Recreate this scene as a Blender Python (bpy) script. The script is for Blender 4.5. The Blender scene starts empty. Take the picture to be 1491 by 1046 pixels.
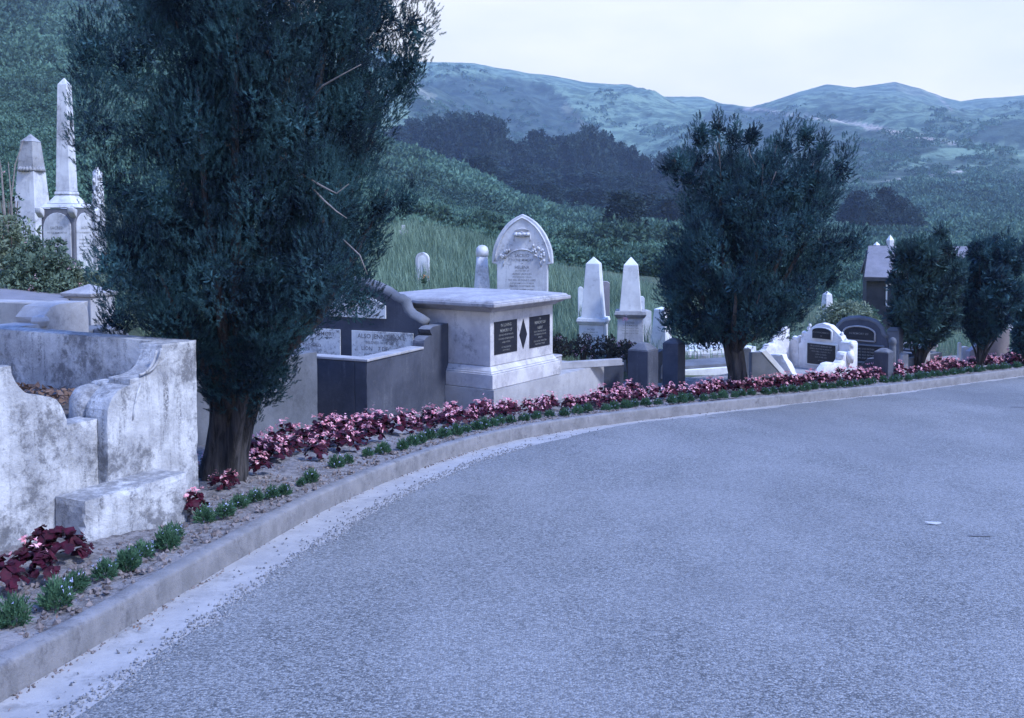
import bpy, bmesh, math, random
import numpy as np
from mathutils import Vector, Matrix, noise as mnoise
random.seed(7); RS = np.random.RandomState(11)
PI = math.pi
scene = bpy.context.scene
COL = scene.collection

# ---------------------------------------------------------------- camera model
F = 1500.0; CX = 745.5; CY = 398.6; EYE = 1.6; SL = 0.0733
PITCH = math.atan(78.6 / F)        # the print is cropped: part of the low horizon is a vertical shift
CP, SP = math.cos(PITCH), math.sin(PITCH)
def rdir(px, py):
    a, v = px - CX, CY - py
    return (a, F * CP + v * SP, -F * SP + v * CP)
def G(px, py, off=0.0):            # point of the (sloping) road plane + off seen at a pixel
    dx, dy, dz = rdir(px, py)
    t = (off - EYE) / (dz + SL * dy)
    return Vector((t * dx, t * dy, EYE + t * dz))
def D(px, py, Y):                  # point at depth Y
    dx, dy, dz = rdir(px, py); t = Y / dy
    return Vector((t * dx, Y, EYE + t * dz))
def gz(Y, off=0.0): return -SL * Y + off

# ---------------------------------------------------------------- object helpers
def tag(o, label=None, cat=None, group=None, kind=None):
    if label: o['label'] = label
    if cat: o['category'] = cat
    if group: o['group'] = group
    if kind: o['kind'] = kind
    return o
def empty(name, loc, rz=0.0, label=None, cat=None, group=None):
    o = bpy.data.objects.new(name, None); COL.objects.link(o)
    o.location = loc; o.rotation_euler = (0, 0, rz); o.empty_display_size = 0.2
    return tag(o, label, cat, group)
def link(name, me, mat, parent=None, bevel=0.0, smooth=False):
    o = bpy.data.objects.new(name, me); COL.objects.link(o)
    if mat is not None and len(me.materials) == 0: me.materials.append(mat)
    if parent is not None: o.parent = parent
    if smooth:
        me.polygons.foreach_set('use_smooth', np.ones(len(me.polygons), bool))
    if bevel > 0:
        b = o.modifiers.new('bevel', 'BEVEL'); b.width = bevel; b.segments = 2
        b.limit_method = 'ANGLE'; b.angle_limit = math.radians(35)
    return o
def copy_tree(o, parent=None):
    c = o.copy(); COL.objects.link(c)
    if parent is not None: c.parent = parent
    for ch in list(o.children): copy_tree(ch, c)
    return c
class MB:
    def __init__(s): s.v = []; s.f = []
    def add(s, V, Fc):
        b = len(s.v); s.v += [tuple(p) for p in V]; s.f += [tuple(i + b for i in f) for f in Fc]; return s
    def box(s, x0, x1, y0, y1, z0, z1):
        V = [(x, y, z) for z in (z0, z1) for y in (y0, y1) for x in (x0, x1)]
        return s.add(V, [(0, 2, 3, 1), (4, 5, 7, 6), (0, 1, 5, 4), (2, 6, 7, 3), (0, 4, 6, 2), (1, 3, 7, 5)])
    def frust(s, cx, cy, z0, z1, w0, w1, d0=None, d1=None):
        d0 = w0 if d0 is None else d0; d1 = w1 if d1 is None else d1
        V = []
        for z, w, d in ((z0, w0, d0), (z1, w1, d1)):
            V += [(cx - w/2, cy - d/2, z), (cx + w/2, cy - d/2, z), (cx + w/2, cy + d/2, z), (cx - w/2, cy + d/2, z)]
        return s.add(V, [(3, 2, 1, 0), (4, 5, 6, 7)] + [(i, (i+1) % 4, (i+1) % 4 + 4, i + 4) for i in range(4)])
    def pyr(s, cx, cy, z0, z1, w, d=None):
        d = w if d is None else d
        return s.add([(cx - w/2, cy - d/2, z0), (cx + w/2, cy - d/2, z0), (cx + w/2, cy + d/2, z0), (cx - w/2, cy + d/2, z0), (cx, cy, z1)],
                     [(3, 2, 1, 0), (0, 1, 4), (1, 2, 4), (2, 3, 4), (3, 0, 4)])
    def prism(s, poly, a0, a1, plane='xz'):
        n = len(poly)
        if plane == 'xz': V = [(p, a0, q) for p, q in poly] + [(p, a1, q) for p, q in poly]
        elif plane == 'yz': V = [(a0, p, q) for p, q in poly] + [(a1, p, q) for p, q in poly]
        else: V = [(p, q, a0) for p, q in poly] + [(p, q, a1) for p, q in poly]
        return s.add(V, [tuple(range(n))[::-1], tuple(range(n, 2*n))] + [(i, (i+1) % n, (i+1) % n + n, i + n) for i in range(n)])
    def lathe(s, cx, cy, prof, n=16, rot=0.0):
        V = []; Fc = []
        for r, z in prof:
            for k in range(n):
                a = 2*PI*k/n + rot; V.append((cx + r*math.cos(a), cy + r*math.sin(a), z))
        m = len(prof)
        for j in range(m-1):
            for k in range(n):
                Fc.append((j*n+k, j*n+(k+1) % n, (j+1)*n+(k+1) % n, (j+1)*n+k))
        Fc.append(tuple(range(n))[::-1]); Fc.append(tuple(range((m-1)*n, m*n)))
        return s.add(V, Fc)
    def tube(s, pts, rad, n=8, flute=0.0, seed=0, ridges=0.0):
        pts = [Vector(p) for p in pts]; m = len(pts); V = []; Fc = []
        for j, p in enumerate(pts):
            t = (pts[min(j+1, m-1)] - pts[max(j-1, 0)]).normalized()
            a = t.cross(Vector((0.31, 0.95, 0.05))); a = a.normalized() if a.length > 1e-4 else Vector((1, 0, 0))
            b = t.cross(a).normalized()
            for k in range(n):
                an = 2*PI*k/n
                r = rad[j] * (1 + flute * mnoise.noise(Vector((math.cos(an)*2 + seed, math.sin(an)*2, j*0.25))))
                if ridges: r *= 1+ridges*(abs(math.sin(an*3.5+seed+.5*math.sin(j*.9)))-.5)+ridges*.5*math.sin(an*8+j*.4)
                V.append(p + a*(r*math.cos(an)) + b*(r*math.sin(an)))
        for j in range(m-1):
            for k in range(n): Fc.append((j*n+k, j*n+(k+1) % n, (j+1)*n+(k+1) % n, (j+1)*n+k))
        Fc.append(tuple(range(n))[::-1]); Fc.append(tuple(range((m-1)*n, m*n)))
        return s.add(V, Fc)
    def mesh(s, name='mesh'):
        me = bpy.data.meshes.new(name); me.from_pydata(s.v, [], s.f)
        bm = bmesh.new(); bm.from_mesh(me); bmesh.ops.recalc_face_normals(bm, faces=bm.faces); bm.to_mesh(me); bm.free()
        return me
    def build(s, name, mat, parent=None, bevel=0.0, smooth=False):
        return link(name, s.mesh(name), mat, parent, bevel, smooth)
def mesh_np(name, V, Fc):          # Fc (n,k) integer array
    me = bpy.data.meshes.new(name); n, k = Fc.shape
    me.vertices.add(len(V)); me.vertices.foreach_set('co', np.ascontiguousarray(V, dtype=np.float32).ravel())
    me.loops.add(n*k); me.loops.foreach_set('vertex_index', np.ascontiguousarray(Fc, dtype=np.int32).ravel())
    me.polygons.add(n); me.polygons.foreach_set('loop_start', np.arange(0, n*k, k, dtype=np.int32))
    try: me.polygons.foreach_set('loop_total', np.full(n, k, dtype=np.int32))
    except Exception: pass
    me.update(calc_edges=True); return me
def grid_faces(nr, nc):
    i = np.arange(nr-1)[:, None]*nc + np.arange(nc-1)[None, :]
    return np.stack([i, i+1, i+nc+1, i+nc], -1).reshape(-1, 4)
def arc(cx, cz, r, a0, a1, n=10, rz=None):
    rz = r if rz is None else rz
    return [(cx + r*math.cos(math.radians(a0 + (a1-a0)*i/n)), cz + rz*math.sin(math.radians(a0 + (a1-a0)*i/n))) for i in range(n+1)]

# ---------------------------------------------------------------- numpy noise
_tab = RS.rand(256, 256)
def vnoise(x, y):
    xi = np.floor(x).astype(int); yi = np.floor(y).astype(int)
    fx = x - xi; fy = y - yi; fx = fx*fx*(3-2*fx); fy = fy*fy*(3-2*fy)
    g = lambda a, b: _tab[a & 255, b & 255]
    return ((g(xi, yi)*(1-fx) + g(xi+1, yi)*fx)*(1-fy) + (g(xi, yi+1)*(1-fx) + g(xi+1, yi+1)*fx)*fy) * 2 - 1
def fbm(x, y, o=5):
    s = 0; a = 1.0; t = 0
    for k in range(o):
        s = s + a*vnoise(x*2**k + 17.3*k, y*2**k + 5.1*k); t += a; a *= .5
    return s/t
def sstep(x, a, b):
    t = np.clip((x-a)/(b-a), 0, 1); return t*t*(3-2*t)

# ---------------------------------------------------------------- materials
def newmat(name):
    m = bpy.data.materials.new(name); m.use_nodes = True
    nt = m.node_tree; b = nt.nodes['Principled BSDF']; return m, nt, b
def N(nt, t, **k):
    n = nt.nodes.new(t)
    for a, v in k.items():
        if a in n.inputs.keys(): n.inputs[a].default_value = v
        else: setattr(n, a, v)
    return n
def L(nt, a, b): nt.links.new(a, b)
def posn(nt, scale=(1, 1, 1)):
    g = N(nt, 'ShaderNodeNewGeometry'); m = N(nt, 'ShaderNodeMapping'); m.inputs['Scale'].default_value = scale
    L(nt, g.outputs['Position'], m.inputs['Vector']); return m.outputs[0]
def noise(nt, vec, scale, detail=6, rough=.6, dist=0):
    n = N(nt, 'ShaderNodeTexNoise'); n.inputs['Scale'].default_value = scale
    n.inputs['Detail'].default_value = detail; n.inputs['Roughness'].default_value = rough
    n.inputs['Distortion'].default_value = dist
    L(nt, vec, n.inputs['Vector']); return n.outputs['Fac']
def ramp(nt, fac, a, b, inv=False):
    r = N(nt, 'ShaderNodeMapRange'); r.inputs[1].default_value = a; r.inputs[2].default_value = b
    r.inputs[3].default_value = 1 if inv else 0; r.inputs[4].default_value = 0 if inv else 1
    r.interpolation_type = 'SMOOTHSTEP'; L(nt, fac, r.inputs[0]); return r.outputs[0]
def math_(nt, op, a, b):
    m = N(nt, 'ShaderNodeMath', operation=op)
    for i, v in enumerate((a, b)):
        if isinstance(v, (int, float)): m.inputs[i].default_value = v
        else: L(nt, v, m.inputs[i])
    return m.outputs[0]
def mix(nt, fac, a, b):
    m = N(nt, 'ShaderNodeMix', data_type='RGBA')
    if isinstance(fac, (int, float)): m.inputs[0].default_value = fac
    else: L(nt, fac, m.inputs[0])
    for i, v in ((6, a), (7, b)):
        if isinstance(v, (tuple, list)): m.inputs[i].default_value = (*v[:3], 1)
        else: L(nt, v, m.inputs[i])
    return m.outputs[2]
def bump(nt, b, h, dist, strength=1.0):
    n = N(nt, 'ShaderNodeBump'); n.inputs['Distance'].default_value = dist; n.inputs['Strength'].default_value = strength
    L(nt, h, n.inputs['Height']); L(nt, n.outputs[0], b.inputs['Normal'])
def stone(name, c1, c2, stain, patch=.5, streak=.5, top=.3, rough=.85, b_=.004, sc=1.0, speck=0.0):
    m, nt, b = newmat(name); p = posn(nt)
    c = mix(nt, ramp(nt, noise(nt, p, 2.2*sc, 8, .65), .35, .65), c1, c2)
    big = noise(nt, p, 1.6*sc, 4, .6)
    pa = noise(nt, p, 9*sc, 12, .8, .15)
    pm = ramp(nt, math_(nt, 'ADD', math_(nt, 'MULTIPLY', big, .5), math_(nt, 'MULTIPLY', pa, .62)), .64 - .1*patch, .74 - .06*patch)
    st = noise(nt, posn(nt, (9*sc, 9*sc, 1.1*sc)), 1.0, 7, .65)
    sm = math_(nt, 'MULTIPLY', ramp(nt, st, .58 - .1*streak, .80 - .1*streak), ramp(nt, noise(nt, p, 34*sc, 6, .8), .38, .6))
    msk = math_(nt, 'MAXIMUM', math_(nt, 'MULTIPLY', pm, min(1, patch*1.3)), math_(nt, 'MULTIPLY', sm, streak))
    g = N(nt, 'ShaderNodeNewGeometry'); sep = N(nt, 'ShaderNodeSeparateXYZ'); L(nt, g.outputs['Normal'], sep.inputs[0])
    tm = math_(nt, 'MULTIPLY', ramp(nt, sep.outputs[2], .4, .95), math_(nt, 'MULTIPLY', ramp(nt, pa, .3, .6), top))
    msk = math_(nt, 'MAXIMUM', msk, tm)
    pt = math_(nt, 'MULTIPLY', ramp(nt, g.outputs['Pointiness'], .5, .44), .0)
    msk = math_(nt, 'MULTIPLY', msk, .8); c = mix(nt, msk, c, stain)
    if speck > 0:
        sp = ramp(nt, noise(nt, p, 160, 2, .5), .56, .66); c = mix(nt, math_(nt, 'MULTIPLY', sp, speck), c, tuple(min(1, x*2.2) for x in c1))
    L(nt, c, b.inputs['Base Color']); b.inputs['Roughness'].default_value = rough
    h = math_(nt, 'ADD', noise(nt, p, 30*sc, 8, .7), math_(nt, 'MULTIPLY', pa, .8)); bump(nt, b, h, b_)
    return m
def plain(name, c, c2=None, rough=.7, sc=8, b_=0.0, spec=.3):
    m, nt, b = newmat(name); p = posn(nt)
    n = noise(nt, p, sc, 6, .6); L(nt, mix(nt, ramp(nt, n, .3, .7), c, c2 or tuple(x*.7 for x in c)), b.inputs['Base Color'])
    b.inputs['Roughness'].default_value = rough; b.inputs['Specular IOR Level'].default_value = spec
    if b_: bump(nt, b, n, b_)
    return m
def leafmat(name, dark, light, sc=2.0, trans=.25, rough=.7, brown=0.0, lo=.3, hi=.7):
    m, nt, b = newmat(name); p = posn(nt)
    g = N(nt, 'ShaderNodeNewGeometry')
    f = math_(nt, 'ADD', math_(nt, 'MULTIPLY', ramp(nt, noise(nt, p, sc, 4, .6), lo, hi), .65), math_(nt, 'MULTIPLY', g.outputs['Random Per Island'], .35))
    c = mix(nt, f, dark, light)
    if brown > 0: c = mix(nt, math_(nt, 'MULTIPLY', ramp(nt, noise(nt, p, sc*2.3, 3, .5), .66, .72), brown), c, (.10, .06, .035))
    L(nt, c, b.inputs['Base Color']); b.inputs['Roughness'].default_value = rough; b.inputs['Specular IOR Level'].default_value = .15
    if trans > 0:
        t = N(nt, 'ShaderNodeBsdfTranslucent'); L(nt, c, t.inputs[0]); mx = N(nt, 'ShaderNodeMixShader'); mx.inputs[0].default_value = trans
        L(nt, b.outputs[0], mx.inputs[1]); L(nt, t.outputs[0], mx.inputs[2]); L(nt, mx.outputs[0], nt.nodes['Material Output'].inputs[0])
    return m
M = {}
M['whitewash'] = stone('whitewash', (.60, .60, .61), (.36, .36, .375), (.085, .085, .095), 1.1, 1.15, .9, .9, .007, 1.7)
M['marble'] = stone('marble', (.66, .66, .67), (.46, .46, .48), (.14, .14, .15), .65, .75, .5, .6, .002, 1.5)
M['marble_clean'] = stone('marble_clean', (.78, .78, .77), (.62, .62, .62), (.24, .235, .235), .4, .5, .2, .55, .001, 1.5)
M['marble_grey'] = stone('marble_grey', (.36, .36, .37), (.24, .24, .25), (.07, .07, .08), .6, .7, .5, .8, .004, 1.5)
M['dark_concrete'] = stone('dark_concrete', (.070, .076, .10), (.040, .045, .064), (.2, .205, .22), .25, .55, .8, .9, .004)
M['grey_concrete'] = stone('grey_concrete', (.155, .165, .19), (.10, .108, .125), (.045, .05, .06), .5, .5, .4, .9, .004)
M['pale_concrete'] = stone('pale_concrete', (.42, .41, .42), (.31, .30, .31), (.13, .13, .14), .45, .6, .6, .9, .004)
M['tomb'] = stone('tomb', (.62, .60, .60), (.44, .42, .44), (.15, .145, .155), .6, .7, .9, .8, .002, 1.3)
M['tomb_lid'] = stone('tomb_lid', (.42, .41, .43), (.30, .29, .31), (.10, .10, .11), .55, .6, .5, .85, .003, 1.3)
M['pink_stone'] = stone('pink_stone', (.34, .30, .31), (.27, .235, .245), (.13, .12, .13), .4, .5, .3, .8, .003)
M['panel_marble'] = stone('panel_marble', (.78, .78, .76), (.66, .66, .65), (.07, .07, .08), .95, .75, .2, .6, .002, 2.2)
M['black_granite'] = plain('black_granite', (.012, .013, .02), (.02, .021, .03), .35, 40)
M['letter_light'] = plain('letter_light', (.30, .30, .28), (.16, .16, .16), .7, 30)
M['letter_dark'] = plain('letter_dark', (.12, .12, .13), (.26, .26, .27), .8, 22)
M['bark'] = stone('bark', (.040, .032, .03), (.02, .017, .016), (.085, .075, .07), .4, .6, .0, .95, .02, 2.5)
def bark_mat():
    m, nt, b = newmat('bark'); p = posn(nt, (26, 26, 2.6)); n = noise(nt, p, 1.0, 8, .7, .4); n2 = noise(nt, posn(nt, (5, 5, 1.2)), 1.0, 5, .6)
    c = mix(nt, ramp(nt, n, .38, .62), (.016, .014, .015), (.085, .075, .075)); c = mix(nt, math_(nt, 'MULTIPLY', ramp(nt, n2, .5, .7), .5), c, (.12, .115, .12))
    L(nt, c, b.inputs['Base Color']); b.inputs['Roughness'].default_value = .95; bump(nt, b, n, .035); return m
M['bark'] = bark_mat()
M['twig'] = plain('twig', (.16, .12, .10), (.09, .07, .06), .9, 20)
M['dead_twig'] = plain('dead_twig', (.26, .23, .21), (.16, .14, .13), .9, 20)
M['cypress'] = leafmat('cypress', (.006, .012, .030), (.060, .145, .155), 3.4, .05, .75, .6, .40, .62)  # shaded voids and lit clumps painted in as navy-to-teal noise
M['cypress_light'] = leafmat('cypress_light', (.010, .018, .030), (.075, .155, .14), 3.0, .06, .75, .5, .38, .62)
M['pine'] = leafmat('pine', (.004, .008, .013), (.050, .088, .080), .16, .05, lo=.38, hi=.62)
M['scrub'] = leafmat('scrub', (.025, .055, .045), (.15, .27, .18), .06, .15)
M['bush'] = leafmat('bush', (.02, .045, .035), (.11, .19, .12), .9, .2)
M['pale_bush'] = leafmat('pale_bush', (.10, .14, .09), (.30, .35, .24), 1.2, .2)
M['grass'] = leafmat('grass', (.07, .12, .08), (.27, .37, .25), .5, .25)
M['edging'] = leafmat('edging', (.03, .08, .045), (.10, .20, .11), 9, .2)
M['begonia_leaf'] = leafmat('begonia_leaf', (.012, .004, .009), (.075, .010, .022), 30, .12, .45)
M['begonia_flower'] = leafmat('begonia_flower', (.70, .12, .20), (.95, .68, .70), 40, .2, .6)
M['lobelia_flower'] = leafmat('lobelia_flower', (.30, .34, .62), (.55, .58, .8), 30, .2)
M['rose_flower'] = leafmat('rose_flower', (.7, .3, .38), (.8, .6, .6), 30, .2)
M['dry_leaf'] = leafmat('dry_leaf', (.10, .055, .04), (.24, .16, .12), 12, .1)
M['clod'] = plain('clod', (.26, .22, .21), (.10, .08, .075), .95, 25)
M['house_roof'] = plain('house_roof', (.42, .16, .13), (.32, .12, .10), .9, 3)
M['house_wall'] = plain('house_wall', (.36, .26, .22), (.28, .2, .18), .9, 3)
M['glass'] = plain('glass', (.04, .045, .05), (.06, .06, .07), .15, 2)
M['chapel_board'] = plain('chapel_board', (.035, .035, .04), (.06, .06, .065), .85, 3)
M['slate'] = stone('slate', (.20, .19, .21), (.15, .145, .16), (.10, .1, .1), .4, .4, .2, .85, .004)
M['white_paint'] = plain('white_paint', (.75, .75, .74), (.6, .6, .6), .7, 3)
M['rosebush'] = leafmat('rosebush', (.03, .035, .03), (.10, .08, .06), 6, .2)
M['chip'] = plain('chip', (.30, .30, .31), (.14, .14, .15), .85, 60)
M['pedestal_dark'] = stone('pedestal_dark', (.17, .17, .19), (.10, .10, .115), (.35, .35, .36), .35, .4, .3, .85, .003)
M['rough_white'] = stone('rough_white', (.80, .78, .78), (.62, .60, .61), (.22, .2, .22), .35, .55, .1, .9, .006, 1.6)
M['grey_bush'] = leafmat('grey_bush', (.05, .085, .06), (.19, .26, .18), 1.5, .2)
M['soil_infill'] = plain('soil_infill', (.12, .10, .09), (.06, .05, .045), .95, 12, .01)

def road_mat():
    m, nt, b = newmat('chipseal'); p = posn(nt)
    v = N(nt, 'ShaderNodeTexVoronoi'); v.inputs['Scale'].default_value = 95; L(nt, p, v.inputs['Vector'])
    sep = N(nt, 'ShaderNodeSeparateColor'); L(nt, v.outputs['Color'], sep.inputs[0])
    chip = mix(nt, ramp(nt, sep.outputs[0], 0, 1), (.060, .063, .066), (.24, .242, .243))
    n1 = noise(nt, p, 62, 5, .75); chip = mix(nt, ramp(nt, n1, .52, .64), chip, (.07, .07, .076))
    n5 = noise(nt, p, 80, 3, .6); chip = mix(nt, math_(nt, 'MULTIPLY', ramp(nt, n5, .56, .68), .7), chip, (.40, .40, .40))
    big = noise(nt, posn(nt, (1, .45, 1)), .9, 6, .6)
    c = mix(nt, math_(nt, 'MULTIPLY', ramp(nt, big, .35, .65), .45), chip, mix(nt, .55, chip, (.32, .32, .325)))
    tar_and_shadow = ramp(nt, noise(nt, p, 2.3, 7, .7, .5), .64, .72); c = mix(nt, math_(nt, 'MULTIPLY', tar_and_shadow, .35), c, (.08, .08, .085))
    wear_shade = ramp(nt, noise(nt, posn(nt, (.5, .22, 1)), .7, 5, .55, .4), .40, .62); c = mix(nt, math_(nt, 'MULTIPLY', wear_shade, .38), c, (.085, .088, .094))  # broad darkening mixes tyre wear with shade painted into the road colour
    L(nt, c, b.inputs['Base Color']); b.inputs['Roughness'].default_value = .85
    h = math_(nt, 'ADD', math_(nt, 'MULTIPLY', v.outputs['Distance'], -1.0), math_(nt, 'MULTIPLY', n1, .6)); bump(nt, b, h, .006)
    return m
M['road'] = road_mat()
M['gutter'] = stone('gutter', (.34, .325, .32), (.27, .26, .26), (.15, .145, .145), .6, .0, .0, .9, .002, 2.5)
M['kerb'] = stone('kerb', (.23, .22, .225), (.165, .16, .165), (.09, .085, .09), .7, .6, .0, .9, .005, 3)
def soil_mat():
    m, nt, b = newmat('soil'); p = posn(nt)
    n1 = noise(nt, p, 14, 10, .75); n2 = noise(nt, p, 2.0, 4, .6)
    c = mix(nt, ramp(nt, n1, .35, .62), (.09, .078, .076), (.31, .285, .285)); c = mix(nt, math_(nt, 'MULTIPLY', ramp(nt, n2, .5, .7), .5), c, (.38, .35, .35))
    L(nt, c, b.inputs['Base Color']); b.inputs['Roughness'].default_value = .95
    bump(nt, b, math_(nt, 'ADD', n1, noise(nt, p, 60, 4, .7)), .025); return m
M['soil'] = soil_mat()
def ground_mat():
    m, nt, b = newmat('turf'); p = posn(nt)
    c = mix(nt, ramp(nt, noise(nt, p, 1.2, 8, .7), .35, .65), (.035, .055, .028), (.10, .13, .06))
    c = mix(nt, math_(nt, 'MULTIPLY', ramp(nt, noise(nt, p, 4, 5, .6), .55, .7), .6), c, (.13, .12, .08))
    L(nt, c, b.inputs['Base Color']); b.inputs['Roughness'].default_value = .95
    bump(nt, b, noise(nt, p, 9, 8, .8), .12); return m
M['turf'] = ground_mat()
def hill_mat():
    m, nt, b = newmat('hill_cover'); p = posn(nt)
    a = N(nt, 'ShaderNodeVertexColor', layer_name='Col')
    n = noise(nt, p, .05, 10, .75); n2 = noise(nt, p, .012, 6, .6)
    d = mix(nt, ramp(nt, n, .42, .58), (.38, .44, .46), (1.4, 1.35, 1.3))
    mm = N(nt, 'ShaderNodeMix', data_type='RGBA', blend_type='MULTIPLY'); mm.inputs[0].default_value = .85
    L(nt, a.outputs[0], mm.inputs[6]); L(nt, d, mm.inputs[7])
    sp = ramp(nt, noise(nt, p, .09, 6, .75), .53, .60)
    c = mix(nt, math_(nt, 'MULTIPLY', sp, math_(nt, 'MULTIPLY', ramp(nt, n2, .36, .56), .85)), mm.outputs[2], (.022, .04, .026))
    L(nt, c, b.inputs['Base Color']); b.inputs['Roughness'].default_value = .95; b.inputs['Specular IOR Level'].default_value = .1
    bump(nt, b, n, 5.0, .8); return m
M['hill'] = hill_mat()
SUN_E = 2.6; SUN_C = (.77, .84, 1.0); SKY_S = .1; EXPO = 1.05
CLOUD1 = (.9, 2.9, 10.5); CLOUD2 = (1.5, 3.8, 12.0); HOR1 = (5.4, 5.5, 5.1); HOR2 = (7.2, 6.9, 6.0)
HAZE_C = (.55, .75, 1.0, 1); HAZE_D = .00042
# ---------------------------------------------------------------- kerb line
kpx = [(0,1012),(66,991),(134,950),(202,904),(272,861),(349,816),(400,785),(480,737),(526,718),(585,694),(657,663),(721,647),(783,633),
       (880,618),(970,608.5),(1060,598.5),(1140,589.5),(1220,581),(1291,574.5),(1360,566),(1420,556.5),(1491,544.5)]
kp = [(-3.3,-6.0),(-2.75,-2.0),(-2.35,1.5)] + [tuple(G(a, b)[:2]) for a, b in kpx]
lx, ly = kp[-1]; kp += [(lx+3.5, ly+2.6),(lx+8, ly+5.2),(lx+16, ly+9),(lx+30, ly+15),(lx+60,ly+26)]
kp = np.array(kp)
for _ in range(2):                                  # smooth the measured points a little
    q = kp.copy(); q[1:-1] = .25*kp[:-2] + .5*kp[1:-1] + .25*kp[2:]; kp = q
def resample(P, step):
    s = np.r_[0, np.cumsum(np.hypot(*np.diff(P, axis=0).T))]
    # catmull style smoothing through cubic hermite
    t = np.arange(0, s[-1], step); m = np.gradient(P, s, axis=0)
    i = np.clip(np.searchsorted(s, t, side='right')-1, 0, len(s)-2); h = (s[i+1]-s[i]); u = ((t-s[i])/h)[:, None]; h = h[:, None]
    return ((2*u**3-3*u**2+1)*P[i] + (u**3-2*u**2+u)*h*m[i] + (-2*u**3+3*u**2)*P[i+1] + (u**3-u**2)*h*m[i+1]), t
K, KS = resample(kp, 0.12)
KT = np.gradient(K, axis=0); KT /= np.hypot(KT[:, 0], KT[:, 1])[:, None]
KN = np.stack([-KT[:, 1], KT[:, 0]], 1)             # to the left: into the cemetery
def kerb_pt(s, t): # arc, offset
    i = min(len(K)-2, max(0, int(s/0.12))); f = s/0.12-i
    p = K[i]*(1-f)+K[i+1]*f; n = KN[i]*(1-f)+KN[i+1]*f
    return p + n*t
def arc_at(Y): return KS[np.argmin(np.abs(K[:, 1]-Y))]
def kdist(X, Y):                                    # signed distance, + inside the cemetery
    sh = X.shape; P = np.stack([X.ravel(), Y.ravel()], 1); out = np.empty(len(P))
    Kc = K[::3]; Nc = KN[::3]
    for a in range(0, len(P), 4000):
        d = P[a:a+4000, None] - Kc[None]; dd = (d**2).sum(-1); j = dd.argmin(1)
        r = np.arange(len(j)); sg = (d[r, j]*Nc[j]).sum(-1); out[a:a+4000] = np.sign(sg)*np.sqrt(dd[r, j])
    return out.reshape(sh)

# ---------------------------------------------------------------- terrain
YK = np.array([4,8,12,15,20,28,45,70,120,200,350,600,1000,1300.])
TB = {-400:[981,620,470,420,395,350,310,230,90,-60,-170,-250,-280,-290],
      0:[981,600,445,405,385,360,330,270,150,30,-70,-140,-160,-160],
      200:[981,706,500,430,392,365,335,280,175,75,0,-40,-50,-45],
      420:[981,706,614,500,410,362,345,315,250,160,130,60,20,22],
      600:[981,706,614,520,420,354,352,338,300,228,240,165,105,92],
      680:[981,706,614,545,440,366,362,350,318,258,262,180,100,90],
      750:[981,706,614,560,462,388,376,365,335,300,278,192,118,102],
      830:[981,706,614,577,505,432,404,382,348,318,288,205,132,118],
      940:[981,706,614,577,520,462,425,392,358,328,295,230,150,130],
      1050:[981,706,614,577,532,490,450,408,368,335,300,245,165,151],
      1250:[981,706,614,577,540,509,484,440,385,345,300,232,160,127],
      1491:[981,706,614,577,540,509,479,440,390,345,300,228,168,138],
      1900:[981,706,614,577,540,509,479,440,390,345,300,228,150,120]}
ridge = [(-400,-290),(0,-160),(200,-45),(420,22),(600,88),(640,90),(690,90),(730,98),(760,103),(800,110),(850,120),(885,123),(915,123),(935,132),(965,141),(1000,142),(1020,142),(1050,152),
         (1090,157),(1120,148),(1160,134),(1200,123),(1240,128),(1270,123),(1300,119),(1340,130),(1370,141),(1395,146),(1440,140),(1491,138),(1600,128),(1900,120)]
AZ = np.array(sorted(TB)); TV = np.array([TB[a] for a in AZ], float)
rx, ry = np.array(ridge, float).T
def tanv(py): # dz/dy for an image row
    v = CY - py; return (v*CP - F*SP)/(F*CP + v*SP)
def cosint(x, xp, fp):
    i = np.clip(np.searchsorted(xp, x, side='right')-1, 0, len(xp)-2); t = np.clip((x-xp[i])/(xp[i+1]-xp[i]), 0, 1)
    return i, t
def rowtab(px):                                     # interpolated table rows for azimuths
    i, t = cosint(px, AZ, None); t = (t*t*(3-2*t))*.5 + t*.5
    R = TV[i]*(1-t)[..., None] + TV[i+1]*t[..., None]
    R[..., -1] = np.interp(px, rx, ry)
    R[..., -2] = .45*R[..., -2] + .55*(np.interp(px, rx, ry)+22)
    return R
_m = None
def imgy(px, Y):
    R = rowtab(px); ly_ = np.log(YK); l = np.log(np.clip(Y, 4, 1300))
    i = np.clip(np.searchsorted(ly_, l, side='right')-1, 0, len(YK)-2); t = (l-ly_[i])/(ly_[i+1]-ly_[i])
    m = np.gradient(R, ly_, axis=-1); h = ly_[i+1]-ly_[i]
    tk = lambda A, j: np.take_along_axis(A, j[..., None], -1)[..., 0]
    a, b, ma, mb = tk(R, i), tk(R, i+1), tk(m, i)*h, tk(m, i+1)*h
    t2, t3 = t*t, t*t*t
    herm = (2*t3-3*t2+1)*a + (t3-2*t2+t)*ma + (-2*t3+3*t2)*b + (t3-t2)*mb
    lin = a*(1-t)+b*t
    return .5*herm+.5*lin
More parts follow.
